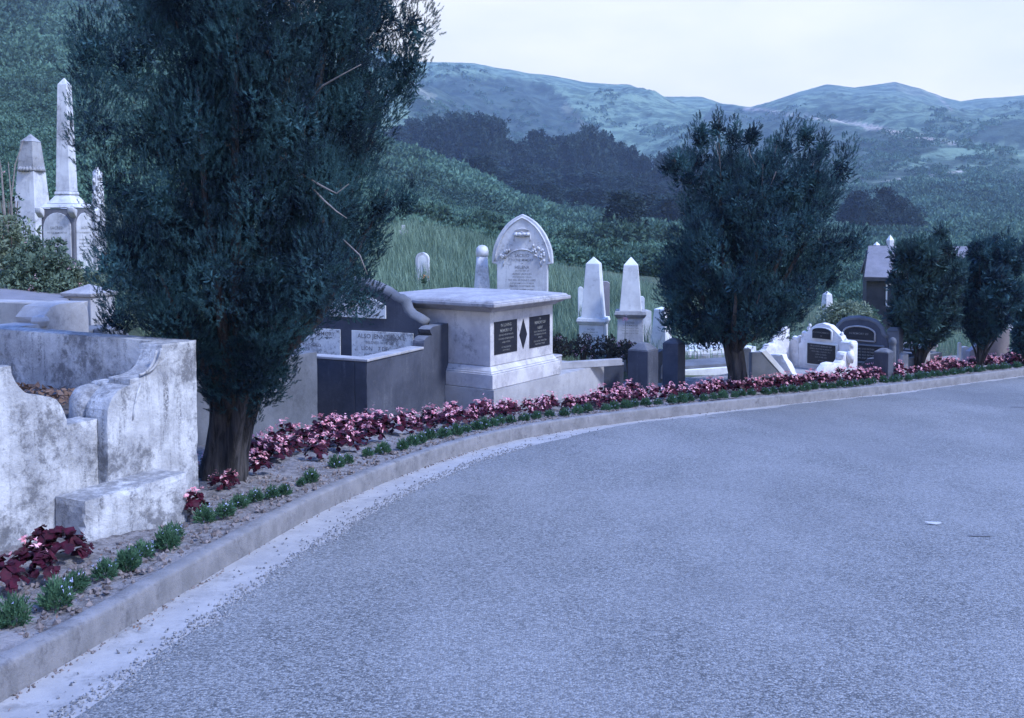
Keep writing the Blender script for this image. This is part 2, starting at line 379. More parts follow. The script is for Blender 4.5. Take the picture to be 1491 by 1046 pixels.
def terrain(X, Y, near=True):
    X = np.asarray(X, float); Y = np.asarray(Y, float); Yc = np.maximum(Y, 3.0)
    px = np.clip(CX + F*X/Yc/0.999, -400, 1900)
    z = EYE + Yc*tanv(imgy(px, Yc))
    z = np.where(Y > 1300, z - (Y-1300)*.35, z)
    amp = sstep(Yc, 25, 60)*.35 + sstep(Yc, 90, 300)*3.0 + sstep(Yc, 350, 700)*9 - sstep(Yc, 950, 1250)*9
    z = z + amp*fbm(X*.006*np.where(Yc > 200, 1, 1)+3, Y*.006, 6) + sstep(Yc, 60, 200)*1.2*fbm(X*.05, Y*.05, 4)
    rid = 1-np.abs(fbm(X*.0045+9+Y*.001, Y*.0028+2, 5))*2.2
    z = z + sstep(Yc, 260, 600)*(1-sstep(Yc, 1000, 1250))*30*(rid-.6)
    z = z + sstep(Yc, 12, 25)*.05*fbm(X*.9, Y*.9, 4)
    return z
def ground_z(X, Y):
    X = np.asarray(X, float); Y = np.asarray(Y, float)
    t = kdist(X, Y); pl = -SL*Y
    zt = terrain(X, Y)
    bed = pl+.09; w = sstep(t, 2.6, 5.0)
    z = np.where(t < 0.5, pl-.12, bed*(1-w)+zt*w)
    z = np.where(t < -60, np.minimum(z, pl-.12), z)
    return z
def gzp(x, y): return float(ground_z(np.array([[x]]), np.array([[y]]))[0, 0])

xs = np.unique(np.r_[np.arange(-60, -12, 1.2), np.arange(-12, 16, .22), np.arange(16, 110, 1.2)])
ys = np.unique(np.r_[np.arange(-30, 2, 2.0), np.arange(2, 34, .22), np.arange(34, 78, .8)])
gx, gy = np.meshgrid(xs, ys); gzv = ground_z(gx, gy)
me = mesh_np('cemetery_ground', np.stack([gx, gy, gzv], -1).reshape(-1, 3), grid_faces(*gx.shape))
o = link('cemetery_ground', me, M['turf'], smooth=True); tag(o, 'turf ground of the cemetery rising behind the graves', kind='structure')

# hills, fan shaped sheet out to the ridge
paz = np.unique(np.r_[np.linspace(-400, -60, 60), np.linspace(-60, 1560, 620), np.linspace(1560, 1900, 40)])
Yr = np.exp(np.linspace(math.log(66), math.log(1340), 330))
pa, yy = np.meshgrid(paz, Yr); xx = (pa-CX)/F*.999*yy
zz = terrain(xx, yy) - .25*(1-sstep(yy, 66, 80))
HV = np.stack([xx, yy, zz], -1).reshape(-1, 3)
me = mesh_np('hills', HV, grid_faces(*xx.shape))
def project(V):
    d = V[:, 1]*CP - (V[:, 2]-EYE)*SP; v = V[:, 1]*SP + (V[:, 2]-EYE)*CP
    return CX + F*V[:, 0]/d, CY - F*v/d
hx, hy = project(HV); hY = HV[:, 1]
def inpoly(x, y, P):
    r = np.zeros(len(x), bool); n = len(P)
    for i in range(n):
        x0, y0 = P[i]; x1, y1 = P[(i+1) % n]
        if y0 == y1: continue
        c = ((y0 > y) != (y1 > y)) & (x < (x1-x0)*(y-y0)/(y1-y0)+x0); r ^= c
    return r
wob = fbm(HV[:, 0]*.03, HV[:, 1]*.03, 4)*9
grassc = np.array([.17, .245, .165]); scrubc = np.array([.045, .07, .06]); midc = np.array([.06, .09, .06]); palec = np.array([.24, .24, .17])
hc = np.tile(midc, (len(HV), 1))
far = hY > 420
hc[far] = grassc*.8
def paint(P, c, k=1.0):
    m_ = inpoly(hx+wob, hy+wob*.5, P) & (hY > 330); hc[m_] = hc[m_]*(1-k)+np.array(c)*k
paint([(580,60),(1100,60),(1100,300),(560,300)], grassc, .6)
paint([(595,118),(650,110),(700,112),(750,112),(790,122),(822,140),(840,165),(862,190),(850,212),(760,214),(700,205),(640,180),(596,170)], scrubc, .85)
paint([(1040,150),(1110,160),(1170,174),(1240,184),(1320,203),(1392,216),(1410,240),(1330,258),(1240,268),(1225,300),(1030,330),(930,240),(1000,200)], scrubc, .75)
paint([(1400,205),(1420,190),(1455,178),(1520,168),(1620,165),(1620,225),(1491,216),(1450,211)], scrubc, .8)
paint([(1190,150),(1215,140),(1250,150),(1262,172),(1210,174)], scrubc, .45)
paint([(1240,282),(1390,262),(1620,240),(1620,420),(1200,420)], scrubc, .45)
paint([(1225,290),(1300,285),(1400,300),(1470,330),(1400,345),(1290,330)], grassc, .6)
paint([(1395,213),(1440,213),(1620,226),(1620,238),(1440,228),(1300,246),(1260,250)], grassc, .8)
paint([(825,150),(850,175),(880,200),(930,225),(975,240),(975,250),(915,235),(865,213),(838,185),(815,158)], palec, .35)
paint([(600,120),(640,140),(625,150),(598,132)], palec, .4)
paint([(1285,118),(1330,124),(1372,140),(1330,140),(1290,126)], palec, .4)
def trail(pts, w, c):
    P = np.array(pts, float); d = np.full(len(HV), 1e9)
    for (x0, y0), (x1, y1) in zip(P[:-1], P[1:]):
        t = np.clip(((hx-x0)*(x1-x0)+(hy-y0)*(y1-y0))/((x1-x0)**2+(y1-y0)**2), 0, 1)
        d = np.minimum(d, np.hypot((hx-x0-t*(x1-x0))*.8, hy-y0-t*(y1-y0)))
    k = np.clip(1.6-d/w, 0, 1)*(hY > 420)*(.75+.5*fbm(HV[:, 0]*.02, HV[:, 1]*.02, 3)); k = np.clip(k, 0, 1)[:, None]
    hc[:] = hc*(1-k)+np.array(c)*k
trail([(1085,159),(1110,160),(1140,165),(1180,171),(1230,178),(1265,184),(1300,192),(1345,201),(1392,210)], 1.9, (.50, .42, .37))
trail([(1262,186),(1290,190),(1330,199),(1360,204)], 2.6, (.46, .36, .32))
trail([(1232,277),(1262,270),(1300,263),(1340,257),(1380,252),(1440,245)], 1.3, (.50, .45, .40))
trail([(1376,260),(1380,272),(1384,284)], 1.2, (.32, .33, .26))
trail([(600,122),(612,135),(630,146)], 3, (.36, .36, .30))
trail([(1360,135),(1385,160)], 1.2, (.34, .3, .25))
ca = me.color_attributes.new('Col', 'FLOAT_COLOR', 'POINT')
ca.data.foreach_set('color', np.c_[hc, np.ones(len(hc))].astype(np.float32).ravel())
tag(link('hills', me, M['hill'], smooth=True), 'scrubby hills and bare ridges behind the cemetery', kind='structure')

YL = np.exp(np.linspace(math.log(60), math.log(1290), 500))
def hill_hit(px, py, lo=60):                        # world point on the hills seen at a pixel, farthest side first
    xs_ = (px-CX)/F*.999*YL; z_ = terrain(xs_, YL); _, pyv = project(np.stack([xs_, YL, z_], 1))
    ok = np.where((pyv <= py) & (YL > lo))[0]; i = ok[0] if len(ok) else len(YL)-1
    return Vector((xs_[i], YL[i], z_[i]))
# ---------------------------------------------------------------- road, gutter, kerb, bed
nK = len(K)
def sweep(offs, hs, name, mat, smooth=False, jit=None):
    rows = []
    for t, h in zip(offs, hs):
        P = K + KN*(t if jit is None else (t + jit(t, KS)))[:, None] if jit is not None else K + KN*t
        rows.append(np.c_[P, -SL*P[:, 1]+h])
    V = np.stack(rows, 1).reshape(-1, 3)
    return link(name, mesh_np(name, V, grid_faces(nK, len(offs))), mat, smooth=smooth)
# kerb: cast concrete with a worn arris
def kj(t, s): return .004*fbm(s*3+t*9, s*0+t*5, 3)
o = sweep([0.0, .010, .013, .018, .028, .10, .115, .12], [-.05, .06, .122, .133, .139, .142, .132, .0], 'kerb', M['kerb'], True, kj)
tag(o, 'cast concrete kerb curving along the road', kind='structure')
o = sweep([.01, -.12, -.24, -.34, -.46], [.004, .0, .002, .004, .0], 'gutter', M['gutter'], True); tag(o, 'pale concrete gutter strip beside the kerb', kind='structure')
# road: left border ragged over the gutter
jr = .10*fbm(KS*1.3, KS*0+3, 5) + .05*fbm(KS*7, KS*0+8, 3)
jr = jr + .22*sstep(KS, KS[np.argmin(np.abs(K[:, 1]-9.5))], KS[np.argmin(np.abs(K[:, 1]-14.0))])
offs = [-.36, -.43, -.6, -1, -1.6, -2.5, -4, -6, -9, -14, -22, -34]
rows = []
for k, t in enumerate(offs):
    P = K + KN*(t + (jr if k < 2 else 0))[..., None] if k < 2 else K + KN*t
    rows.append(np.c_[P, -SL*P[:, 1] + .010 + (0 if k else -.003)])
# inside of the bend: rows may cross far out, so use a plain grid sheet there instead
V = np.stack(rows[:4], 1).reshape(-1, 3)
rm = MB(); 
me = mesh_np('road', V, grid_faces(nK, 4)); 
bm = bmesh.new(); bm.from_mesh(me)
out = [Vector(rows[3][i]) for i in range(0, nK, 4)]
far_ = []
poly = [bm.verts.new((p.x, p.y, -SL*p.y+.010)) for p in out]
end = [(90, 60), (90, -30), (-6, -30)]
pv = poly + [bm.verts.new((x, y, -SL*y+.010)) for x, y in end]
bm.faces.new(pv); bmesh.ops.recalc_face_normals(bm, faces=bm.faces); bm.to_mesh(me); bm.free()
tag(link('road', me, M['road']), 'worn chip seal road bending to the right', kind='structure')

# soil bed behind the kerb
ts = np.r_[np.linspace(.10, 1.6, 46), np.linspace(1.7, 3.6, 26)]
sel = (KS > KS[np.argmin(np.abs(K[:, 1]-2))]) & (K[:, 1] < 30)
Kb, Kn_ = K[sel], KN[sel]
# denser along
def dens(A, k=3):
    n = len(A); return np.stack([np.interp(np.linspace(0, n-1, n*k), np.arange(n), A[:, j]) for j in range(A.shape[1])], 1)
Kb, Kn_ = dens(Kb), dens(Kn_)
P = Kb[:, None]+Kn_[:, None]*ts[None, :, None]
h = .118 + .028*fbm(P[..., 0]*6, P[..., 1]*6, 4) + .012*fbm(P[..., 0]*28, P[..., 1]*28, 3); h[:, 0] = .128; h[:, 1] = .125
h = h + .03*sstep(ts, .3, 1.2)[None]
h[:, -8:] -= np.linspace(0, .12, 8)[None]
V = np.concatenate([P, (-SL*P[..., 1]+h)[..., None]], -1).reshape(-1, 3)
tag(link('flower_bed', mesh_np('flower_bed', V, grid_faces(len(Kb), len(ts))), M['soil'], smooth=True), 'bare soil of the planting bed behind the kerb', kind='structure')
def bed_z(p): return -SL*p[1]+.13

# ---------------------------------------------------------------- foliage tools
def spray(n, ln, spread, w, seed):
    r = np.random.RandomState(seed); T = []
    for i in range(n):
        t = (i/n)**.9; base = np.array([0, 0, t*.72]); a = i*2.4+r.rand()*.8; el = math.radians(spread*(1.15-.6*t)+r.randn()*7)
        d = np.array([math.sin(el)*math.cos(a), math.sin(el)*math.sin(a), math.cos(el)]); l = ln*(1-.35*t)*(.75+.5*r.rand())
        s = np.cross(d, r.randn(3)); s /= np.linalg.norm(s)
        T.append([base-s*w*.5, base+s*w*.5, base+d*l])
    return np.array(T)                              # (n,3,3)
def place(tmpls, pos, dirs, scale, rs):
    n = len(pos); dirs = dirs/np.linalg.norm(dirs, axis=1)[:, None]
    a = np.cross(dirs, rs.randn(n, 3)); a /= np.linalg.norm(a, axis=1)[:, None]; b = np.cross(dirs, a)
    R = np.stack([a, b, dirs], 2)                   # columns
    ch = rs.randint(0, len(tmpls), n); outV = []
    for k, T in enumerate(tmpls):
        m = ch == k
        if not m.any(): continue
        V = np.einsum('nij,mj->nmi', R[m], T.reshape(-1, 3))*scale[m][:, None, None]+pos[m][:, None]
        outV.append(V.reshape(-1, T.shape[1], 3))
    V = np.concatenate(outV); k = V.shape[1]
    return V.reshape(-1, 3), np.arange(len(V)*k).reshape(-1, k)
SPR = [spray(40, .27, 60, .046, s) for s in range(8)]
def quadleaf(n, ln, w, seed, up=.2):                # broad leaf clump
    r = np.random.RandomState(seed); T = []
    for i in range(n):
        d = r.randn(3); d[2] = abs(d[2])*.8+up; d /= np.linalg.norm(d); s = np.cross(d, r.randn(3)); s /= np.linalg.norm(s)
        b = d*r.rand()*.5; l = ln*(.7+.6*r.rand()); T.append([b, b+d*l*.5-s*w/2, b+d*l, b+d*l*.5+s*w/2])
    return np.array(T)
QL = [quadleaf(12, .6, .34, s) for s in range(4)]
def crown(lobes, per, sc, seed, tm=None, upb=.45):
    rs = np.random.RandomState(seed); PP = []; DD = []; SS = []
    for (c, ax, ra, rl) in lobes:
        n = int(per*(ra*rl)**.75/.12); c = np.array(c); ax = np.array(ax, float); ax /= np.linalg.norm(ax)
        q = rs.randn(n, 3); q /= np.linalg.norm(q, axis=1)[:, None]
        q = np.where(rs.rand(n, 1) < .25, q*rs.uniform(.3, .9, (n, 1)), q*rs.uniform(.85, 1.08, (n, 1)))
        al = q@ax; per_ = q-al[:, None]*ax
        # rag the lobe surface with clumps
        cl = 1+.28*np.sin(q[:, 0]*7+c[0]*9)*np.sin(q[:, 1]*6+c[1]*5)*np.sin(q[:, 2]*7+c[2]*8)
        P = c + (per_*ra + ax*(al*rl)[:, None])*cl[:, None]
        d = ax*.75 + q*.7 + rs.randn(n, 3)*.28 + np.array([0, 0, upb])
        PP.append(P); DD.append(d); SS.append(sc*rs.uniform(.6, 1.35, n))
    V, Fc = place(tm or SPR, np.concatenate(PP), np.concatenate(DD), np.concatenate(SS), rs)
    I = [np.array(c)+rs.randn(26, 3)*ra*.26*np.array([1, 1, rl/ra*.8]) for (c, ax, ra, rl) in lobes]; I = np.concatenate(I)
    T = [quadleaf(9, .8, .5, 70+s)[:, [0, 1, 2]] for s in range(3)]
    V2, F2 = place(T, I, rs.randn(len(I), 3)+[0, 0, .5], sc*rs.uniform(.7, 1.4, len(I)), rs)
    return np.concatenate([V, V2]), np.concatenate([Fc, F2+len(V)])
# ---------------------------------------------------------------- trees
def px2x(px, Y): return (px-CX)/F*Y*.999
def row2z(py, Y): return float(EYE+Y*tanv(py))
def profile_fn(rows, Y):           # rows: (py, xl, xr) -> z, cx, r in world metres
    A = np.array([(row2z(py, Y), (px2x(xl, Y)+px2x(xr, Y))/2, (px2x(xr, Y)-px2x(xl, Y))/2) for py, xl, xr in rows])
    A = A[A[:, 0].argsort()]
    return A
def cypress(name, base, rows, Y, nl, per, sc, seed, label, fork=(.4, .75), topf=.8, fingers=(), stems=7, tr=.15, mat='cypress', lobe=(.16, .30), split=.9, group=None, tall=1.0):
    root = empty(name, base, 0, label, 'tree', group)
    A = profile_fn(rows, Y); rs = np.random.RandomState(seed); lobes = []
    ga = 2.399963
    zs = np.linspace(A[0, 0], A[-1, 0], nl); rs.shuffle(zs)
    for i, z in enumerate(zs):
        cx = np.interp(z, A[:, 0], A[:, 1]); r = np.interp(z, A[:, 0], A[:, 2])
        ra = rs.uniform(*lobe)*min(1, .55+r*.5); rl = ra*rs.uniform(1.3, 2.1)
        a = i*ga; q = (1.04-.36*rs.rand()) if i % 4 else .45*rs.rand()**.5
        rr = max(0, r-ra*.75)*q
        x = cx+rr*math.cos(a); y = base[1]+rr*math.sin(a)
        ax = (math.cos(a)*.42*tall, math.sin(a)*.42*tall, 1.0)
        lobes.append(((x-base[0], y-base[1], z-base[2]), ax, ra, rl))
    for (px, py, w, h, lean, *dy) in fingers:
        x = px2x(px, Y); z = row2z(py, Y); lobes.append(((x-base[0], dy[0] if dy else rs.uniform(-.3, .3), z-base[2]), (lean, rs.uniform(-.2, .2), 1), w*Y/F*.5, h*Y/F*.5))
    V, Fc = crown(lobes, per, sc, seed+1, upb=.35)
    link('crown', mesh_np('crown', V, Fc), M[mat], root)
    # trunk and limbs
    t = MB(); zs0 = base[2]; split_z = split
    hub = Vector((np.interp(zs0+split_z, A[:, 0], A[:, 1])-base[0], 0, split_z))
    t.tube([(0, 0, -.12), (hub.x*.05, 0, .02), (hub.x*.2, .01, split_z*.3), (hub.x*.45, .0, split_z*.65), (hub.x*.8, 0, split_z)], [tr*1.25, tr*1.02, tr*.92, tr*.98, tr*topf], 48, .4, seed, .16)
    order = sorted(lobes, key=lambda l: -l[0][2])
    pick = [order[int(k*len(order)/(stems*2.2))] for k in range(int(stems*2.2))]
    for k, (c, ax, ra, rl) in enumerate(pick):
        c = Vector(c); s = Vector((hub.x*.5, 0, split_z*fork[0])) if k % 2 == 0 else Vector((hub.x*.8, 0, split_z*fork[1]))
        off = Vector((c.x-s.x, c.y-s.y, 0)); 
        if off.length > .01: s = s+off.normalized()*tr*.45
        mid = s.lerp(c, .45)+Vector((off.x*.06+rs.uniform(-.05, .05), off.y*.06+rs.uniform(-.05, .05), -.05*c.z))
        t.tube([s-Vector((0, 0, .12)), s.lerp(mid, .5)+Vector((rs.uniform(-.02, .02), 0, 0)), mid, mid.lerp(c, .6)+Vector((rs.uniform(-.04, .04), rs.uniform(-.04, .04), 0)), c+Vector(ax)*rl*.7], [tr*.42, tr*.34, tr*.25, tr*.15, tr*.05], 7, .3, seed+k)
    t.build('trunk', M['bark'], root, smooth=True)
    return root, lobes
def twigs(root, items, Y):         # bare pale twigs poking out of the crown
    for k, pts in enumerate(items):
        P = []
        for (px, py, dy) in pts: 
            p = D(px, py, Y+dy); P.append(p-root.location)
        r = np.linspace(.009, .002, len(P)); m = MB(); m.tube(P, list(r), 5)
        m.build('dead_twig', M['dead_twig'], root, smooth=True)

# tree at the left, close
b = G(328, 704, .10)
rows1 = [(-230, 352, 396), (-190, 282, 476), (-120, 212, 556), (-60, 172, 586), (5, 160, 586), (60, 156, 596), (130, 164, 581), (200, 178, 566), (300, 184, 558), (370, 170, 561), (430, 170, 541), (462, 192, 516), (490, 215, 501), (530, 275, 448), (560, 295, 402), (578, 305, 375)]
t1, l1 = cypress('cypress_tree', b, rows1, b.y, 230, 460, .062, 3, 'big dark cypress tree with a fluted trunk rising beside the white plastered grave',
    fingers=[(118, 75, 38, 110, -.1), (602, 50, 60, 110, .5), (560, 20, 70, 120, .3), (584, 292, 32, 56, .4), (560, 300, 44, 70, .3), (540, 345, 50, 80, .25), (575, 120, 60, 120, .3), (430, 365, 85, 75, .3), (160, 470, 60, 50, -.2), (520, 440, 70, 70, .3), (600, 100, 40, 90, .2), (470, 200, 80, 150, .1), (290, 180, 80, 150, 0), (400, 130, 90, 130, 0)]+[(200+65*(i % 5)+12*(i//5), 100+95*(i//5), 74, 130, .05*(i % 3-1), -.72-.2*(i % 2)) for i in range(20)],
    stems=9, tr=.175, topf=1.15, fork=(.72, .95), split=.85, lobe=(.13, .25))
twigs(t1, [[(440, 160, -.5), (470, 125, -1.0), (500, 108, -1.12), (526, 94, -1.15)], [(440, 255, -.6), (470, 272, -1.0), (490, 282, -1.08), (508, 268, -1.1)], [(450, 270, -.6), (474, 294, -1.05), (490, 308, -1.1), (505, 318, -1.12)], [(500, 350, -.6), (524, 372, -.95), (535, 400, -1.0)]], b.y)
# second tree, in the middle distance
b = G(1075, 566, .12)
rows2 = [(258, 1020, 1195), (285, 1000, 1215), (310, 984, 1228), (345, 972, 1238), (390, 962, 1240), (420, 958, 1222), (446, 964, 1196), (464, 978, 1156), (478, 1000, 1125)]
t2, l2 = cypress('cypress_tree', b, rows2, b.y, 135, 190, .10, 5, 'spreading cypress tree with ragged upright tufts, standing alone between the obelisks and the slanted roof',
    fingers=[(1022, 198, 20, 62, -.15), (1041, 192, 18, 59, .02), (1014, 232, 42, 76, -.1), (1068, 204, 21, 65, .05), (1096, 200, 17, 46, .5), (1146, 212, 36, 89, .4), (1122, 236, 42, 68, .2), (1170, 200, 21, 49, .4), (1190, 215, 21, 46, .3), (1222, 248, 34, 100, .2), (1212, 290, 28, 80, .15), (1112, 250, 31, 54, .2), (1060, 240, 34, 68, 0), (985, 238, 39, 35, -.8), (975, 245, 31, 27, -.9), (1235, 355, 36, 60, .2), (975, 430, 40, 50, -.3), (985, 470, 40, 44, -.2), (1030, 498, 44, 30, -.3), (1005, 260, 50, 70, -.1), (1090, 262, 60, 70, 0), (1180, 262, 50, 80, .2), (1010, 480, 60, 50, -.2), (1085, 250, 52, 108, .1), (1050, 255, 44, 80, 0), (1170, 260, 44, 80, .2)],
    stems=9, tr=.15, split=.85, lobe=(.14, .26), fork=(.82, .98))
twigs(t2, [[(1050, 262, -.3), (1048, 235, -.4), (1041, 205, -.4)], [(1100, 240, -.5), (1092, 225, -.5), (1090, 215, -.5)], [(1160, 262, -.5), (1180, 248, -.5), (1188, 232, -.5)], [(1195, 280, -.4), (1193, 262, -.4)], [(1130, 250, -.9), (1122, 270, -.9)]], b.y)
b = G(1338, 543, .12)
rows3 = [(362, 1312, 1388), (385, 1302, 1400), (410, 1296, 1405), (440, 1291, 1404), (465, 1296, 1400), (482, 1306, 1382), (494, 1322, 1362)]
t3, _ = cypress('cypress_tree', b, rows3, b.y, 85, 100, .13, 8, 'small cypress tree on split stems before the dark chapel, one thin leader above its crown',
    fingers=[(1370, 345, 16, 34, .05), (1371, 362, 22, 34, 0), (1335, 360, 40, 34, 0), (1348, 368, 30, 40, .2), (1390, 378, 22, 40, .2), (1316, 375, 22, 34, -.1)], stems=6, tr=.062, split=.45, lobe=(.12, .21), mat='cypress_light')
b = G(1427, 538, .12)
rows4 = [(365, 1414, 1470), (392, 1402, 1482), (420, 1396, 1486), (450, 1393, 1484), (475, 1400, 1466), (490, 1412, 1450)]
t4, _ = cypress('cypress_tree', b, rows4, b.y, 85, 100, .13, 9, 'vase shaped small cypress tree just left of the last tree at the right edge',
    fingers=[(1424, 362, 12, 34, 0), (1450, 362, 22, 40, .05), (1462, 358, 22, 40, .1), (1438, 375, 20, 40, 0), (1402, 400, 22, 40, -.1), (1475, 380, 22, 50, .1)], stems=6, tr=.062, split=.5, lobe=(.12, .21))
b = G(1487, 533, .12)
rows5 = [(355, 1500, 1540), (380, 1482, 1560), (430, 1478, 1570), (470, 1476, 1560), (495, 1480, 1520), (510, 1482, 1500)]
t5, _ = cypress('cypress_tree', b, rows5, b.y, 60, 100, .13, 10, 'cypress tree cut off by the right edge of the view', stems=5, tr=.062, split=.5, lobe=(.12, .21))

# ---------------------------------------------------------------- pines on the slope (individual trees)
def pine_mesh(seed, H=18., W=13.):
    rs = np.random.RandomState(seed); P = []; Dr = []; S = []
    for k in range(70):
        t = rs.rand()**.8; z = H*(.12+.86*t); r = W/2*(1-t**1.5)*(.6+.4*rs.rand())+.3; a = rs.rand()*2*PI
        n = int(18*(.5+.7*(1-t)))
        c = np.array([r*math.cos(a), r*math.sin(a), z])*np.array([.75, .75, 1])
        q = rs.randn(n, 3)*np.array([1.35, 1.35, .55]); P.append(c+q); Dr.append(q*np.array([1, 1, .4])+c*np.array([.12, .12, 0])+[0, 0, 1.0]); S.append(rs.uniform(.9, 1.7, n))
    n = 260; z = rs.rand(n)*H*.9; a = rs.rand(n)*2*PI; r = W*.36*(1-(z/H)**2)*np.sqrt(rs.rand(n))
    P.append(np.c_[r*np.cos(a), r*np.sin(a), z]); Dr.append(rs.randn(n, 3)+[0, 0, .5]); S.append(rs.uniform(1.2, 2.2, n))
    V, Fc = place(QL, np.concatenate(P), np.concatenate(Dr), np.concatenate(S), rs)
    return mesh_np('crown', V, Fc)
pm = [pine_mesh(40+i) for i in range(4)]
for m_ in pm: m_.materials.append(M['pine'])
tm_ = MB(); tm_.tube([(0, 0, -3), (0.1, 0, 5), (0, .1, 12), (0, 0, 17)], [.45, .38, .25, .06], 8); tmesh = tm_.mesh('trunk'); tmesh.materials.append(M['bark'])
def pine(px, ptop, pbase, Y, wpx, label, group, var=None):
    X = px2x(px, Y); z0 = float(terrain(np.array([X]), np.array([Y]))[0]); ztop = row2z(ptop+random.uniform(-7, 9), Y)
    zb = min(z0, row2z(pbase, Y)); H = max(6, ztop-z0)
    r = empty('pine_tree', (X, Y, z0-.5), random.uniform(0, 6.28), label, 'tree', group)
    sx = wpx/F*Y/13.; sz = (H+.5)/18.
    r.scale = (sx, sx, sz)
    c = bpy.data.objects.new('crown', pm[var if var is not None else random.randrange(4)]); COL.objects.link(c); c.parent = r
    t = bpy.data.objects.new('trunk', tmesh); COL.objects.link(t); t.parent = r
    return r
back = [(583,190,44),(603,181,46),(633,172,50),(660,174,50),(684,168,52),(705,176,50),(722,182,50),(738,206,46),(757,210,50),(782,194,52),(800,197,50),(820,199,50),(837,193,46),(856,194,50),(877,202,50),(898,218,48),(918,219,34),(935,236,40),(961,224,34),(984,220,44),(1005,224,50),(560,200,50),(540,195,50),(1035,232,50)]
for px, pt, w in back: pine(px, pt, 300, 345+random.uniform(-12, 12), w*1.15, 'dark pine in the back row of the wood, its top seen against the bare hill', 'pines along the top of the wood')
mid = [(600,222,60),(640,215,62),(680,235,66),(700,262,70),(730,250,62),(765,245,66),(795,250,64),(830,245,64),(865,246,70),(895,256,60),(925,262,60),(955,268,56),(985,262,50),(1010,270,56),(1040,275,60)]
for px, pt, w in mid:
    if px > 650: pine(px, pt, 320, 290+random.uniform(-10, 10), w*1.1, 'dark pine in the front rows of the wood, lower down the slope', 'pines lower down the wood')
for px, pt, w, Y in [(720,272,70,262),(775,280,66,262),(830,282,70,255),(880,290,66,250),(930,300,60,250),(975,305,60,245),(1015,310,60,245)]:
    pine(px, pt, 330, Y, w*1.1, 'dark pine in the front rows of the wood, lower down the slope', 'pines lower down the wood')
for px, pt, w in [(1250,284,48),(1268,296,40),(1288,274,44),(1307,283,44),(1330,310,40),(1232,300,40)]:
    pine(px, pt, 365, 215+random.uniform(-8, 8), w*1.1, 'dark pine in the clump behind the chapel roof', 'pines behind the chapel')
for px, pt, w, Y in [(700,300,60,235),(840,300,56,225),(866,312,60,215),(893,304,54,222),(921,314,56,210),(948,302,56,220),(983,300,60,215),(1012,318,60,205),(938,338,56,170),(972,344,60,165),(1020,350,60,160),(1050,330,60,190),(800,312,54,215),(760,318,50,220)]:
    pine(px, pt, 360, Y, w*1.1, 'dark tree spilling down the slope in front of the pine wood', 'trees spilling down in front of the wood')
pine(908, 322, 372, 112, 76, 'layered dark evergreen behind the two white obelisks', None, 1)

# ---------------------------------------------------------------- hillside scrub (stuff)
def bushes(name, n, Y0, Y1, px0, px1, szf, mat, seed, label, keep=None, tm=None, pern=16, q=1.0):
    rs = np.random.RandomState(seed)
    Y = np.exp(rs.uniform(math.log(Y0), math.log(Y1), n)); px = rs.uniform(px0, px1, n); X = (px-CX)/F*.999*Y
    z = terrain(X, Y)
    if keep is not None:
        k = keep(px, Y); X, Y, z, px = X[k], Y[k], z[k], px[k]
    s = szf(Y)*rs.uniform(.5, 1.3, len(X)); m_ = len(X)
    q3 = rs.randn(m_, pern, 3); q3 /= np.linalg.norm(q3, axis=2)[..., None]; q3[..., 2] = np.abs(q3[..., 2])*.95-.12
    P = np.stack([X, Y, z], 1)[:, None]+q3*s[:, None, None]*np.array([.55, .55, .5])
    dr = q3+rs.randn(m_, pern, 3)*.3
    V, Fc = place(tm or QL, P.reshape(-1, 3), dr.reshape(-1, 3), np.repeat(s, pern)*.42*q, rs)
    o = link(name, mesh_np(name, V, Fc), mat); tag(o, label, kind='stuff'); return o
bushes('scrub', 9500, 60, 150, -80, 1570, lambda Y: .9+Y*.011, M['scrub'], 15, 'leafy green scrub covering the slope nearest behind the graves', pern=22, q=.55)
bushes('scrub', 9500, 145, 400, -80, 1570, lambda Y: 1.3+Y*.012, M['scrub'], 5, 'low green scrub covering the near slopes',
       keep=lambda px, Y: ~((px > 560) & (px < 1060) & (Y > 240)), pern=16, q=.75)
bushes('hill_scrub', 9500, 400, 980, -80, 1570, lambda Y: 2.2+Y*.0025, M['scrub'], 6, 'dark scrub patches scattered on the far hills', 
       keep=lambda px, Y: (fbm(px*.016, Y*.010, 5) > .0) | (px < 300), pern=9)
# broad shrubs in the valley behind the grass
for k, (px, py, Y, w) in enumerate([(640,330,62,60),(690,334,64,64),(735,345,66,60),(850,362,70,66),(890,378,74,60),(940,366,74,56),(985,372,78,64),(620,320,76,70),(830,345,90,60),(770,352,80,60),(960,400,60,60),(1010,408,60,60),(1040,380,80,60),(700,318,90,60),(900,345,100,80),(960,335,110,70)]):
    X = px2x(px, Y); z = float(terrain(np.array([X]), np.array([Y]))[0]); r = w*Y/F*.5; ztop = row2z(py, Y)
    rs = np.random.RandomState(60+k); n = 300; q = rs.randn(n, 3); q /= np.linalg.norm(q, axis=1)[:, None]; q[:, 2] = np.abs(q[:, 2])
    cl = 1+.25*np.sin(q[:, 0]*6+k)*np.sin(q[:, 1]*7)
    H = max(r*.9, ztop-z)
    V, Fc = place(QL, q*cl[:, None]*np.array([r, r, H]), q+rs.randn(n, 3)*.35, rs.uniform(.35, .75, n)*r*.5, rs)
    o = link('shrub', mesh_np('shrub', V, Fc), M['bush']); o.location = (X, Y, z-.1)
    tag(o, 'dark rounded shrub in the valley between the graves and the pine wood', 'shrub', 'shrubs in the valley')

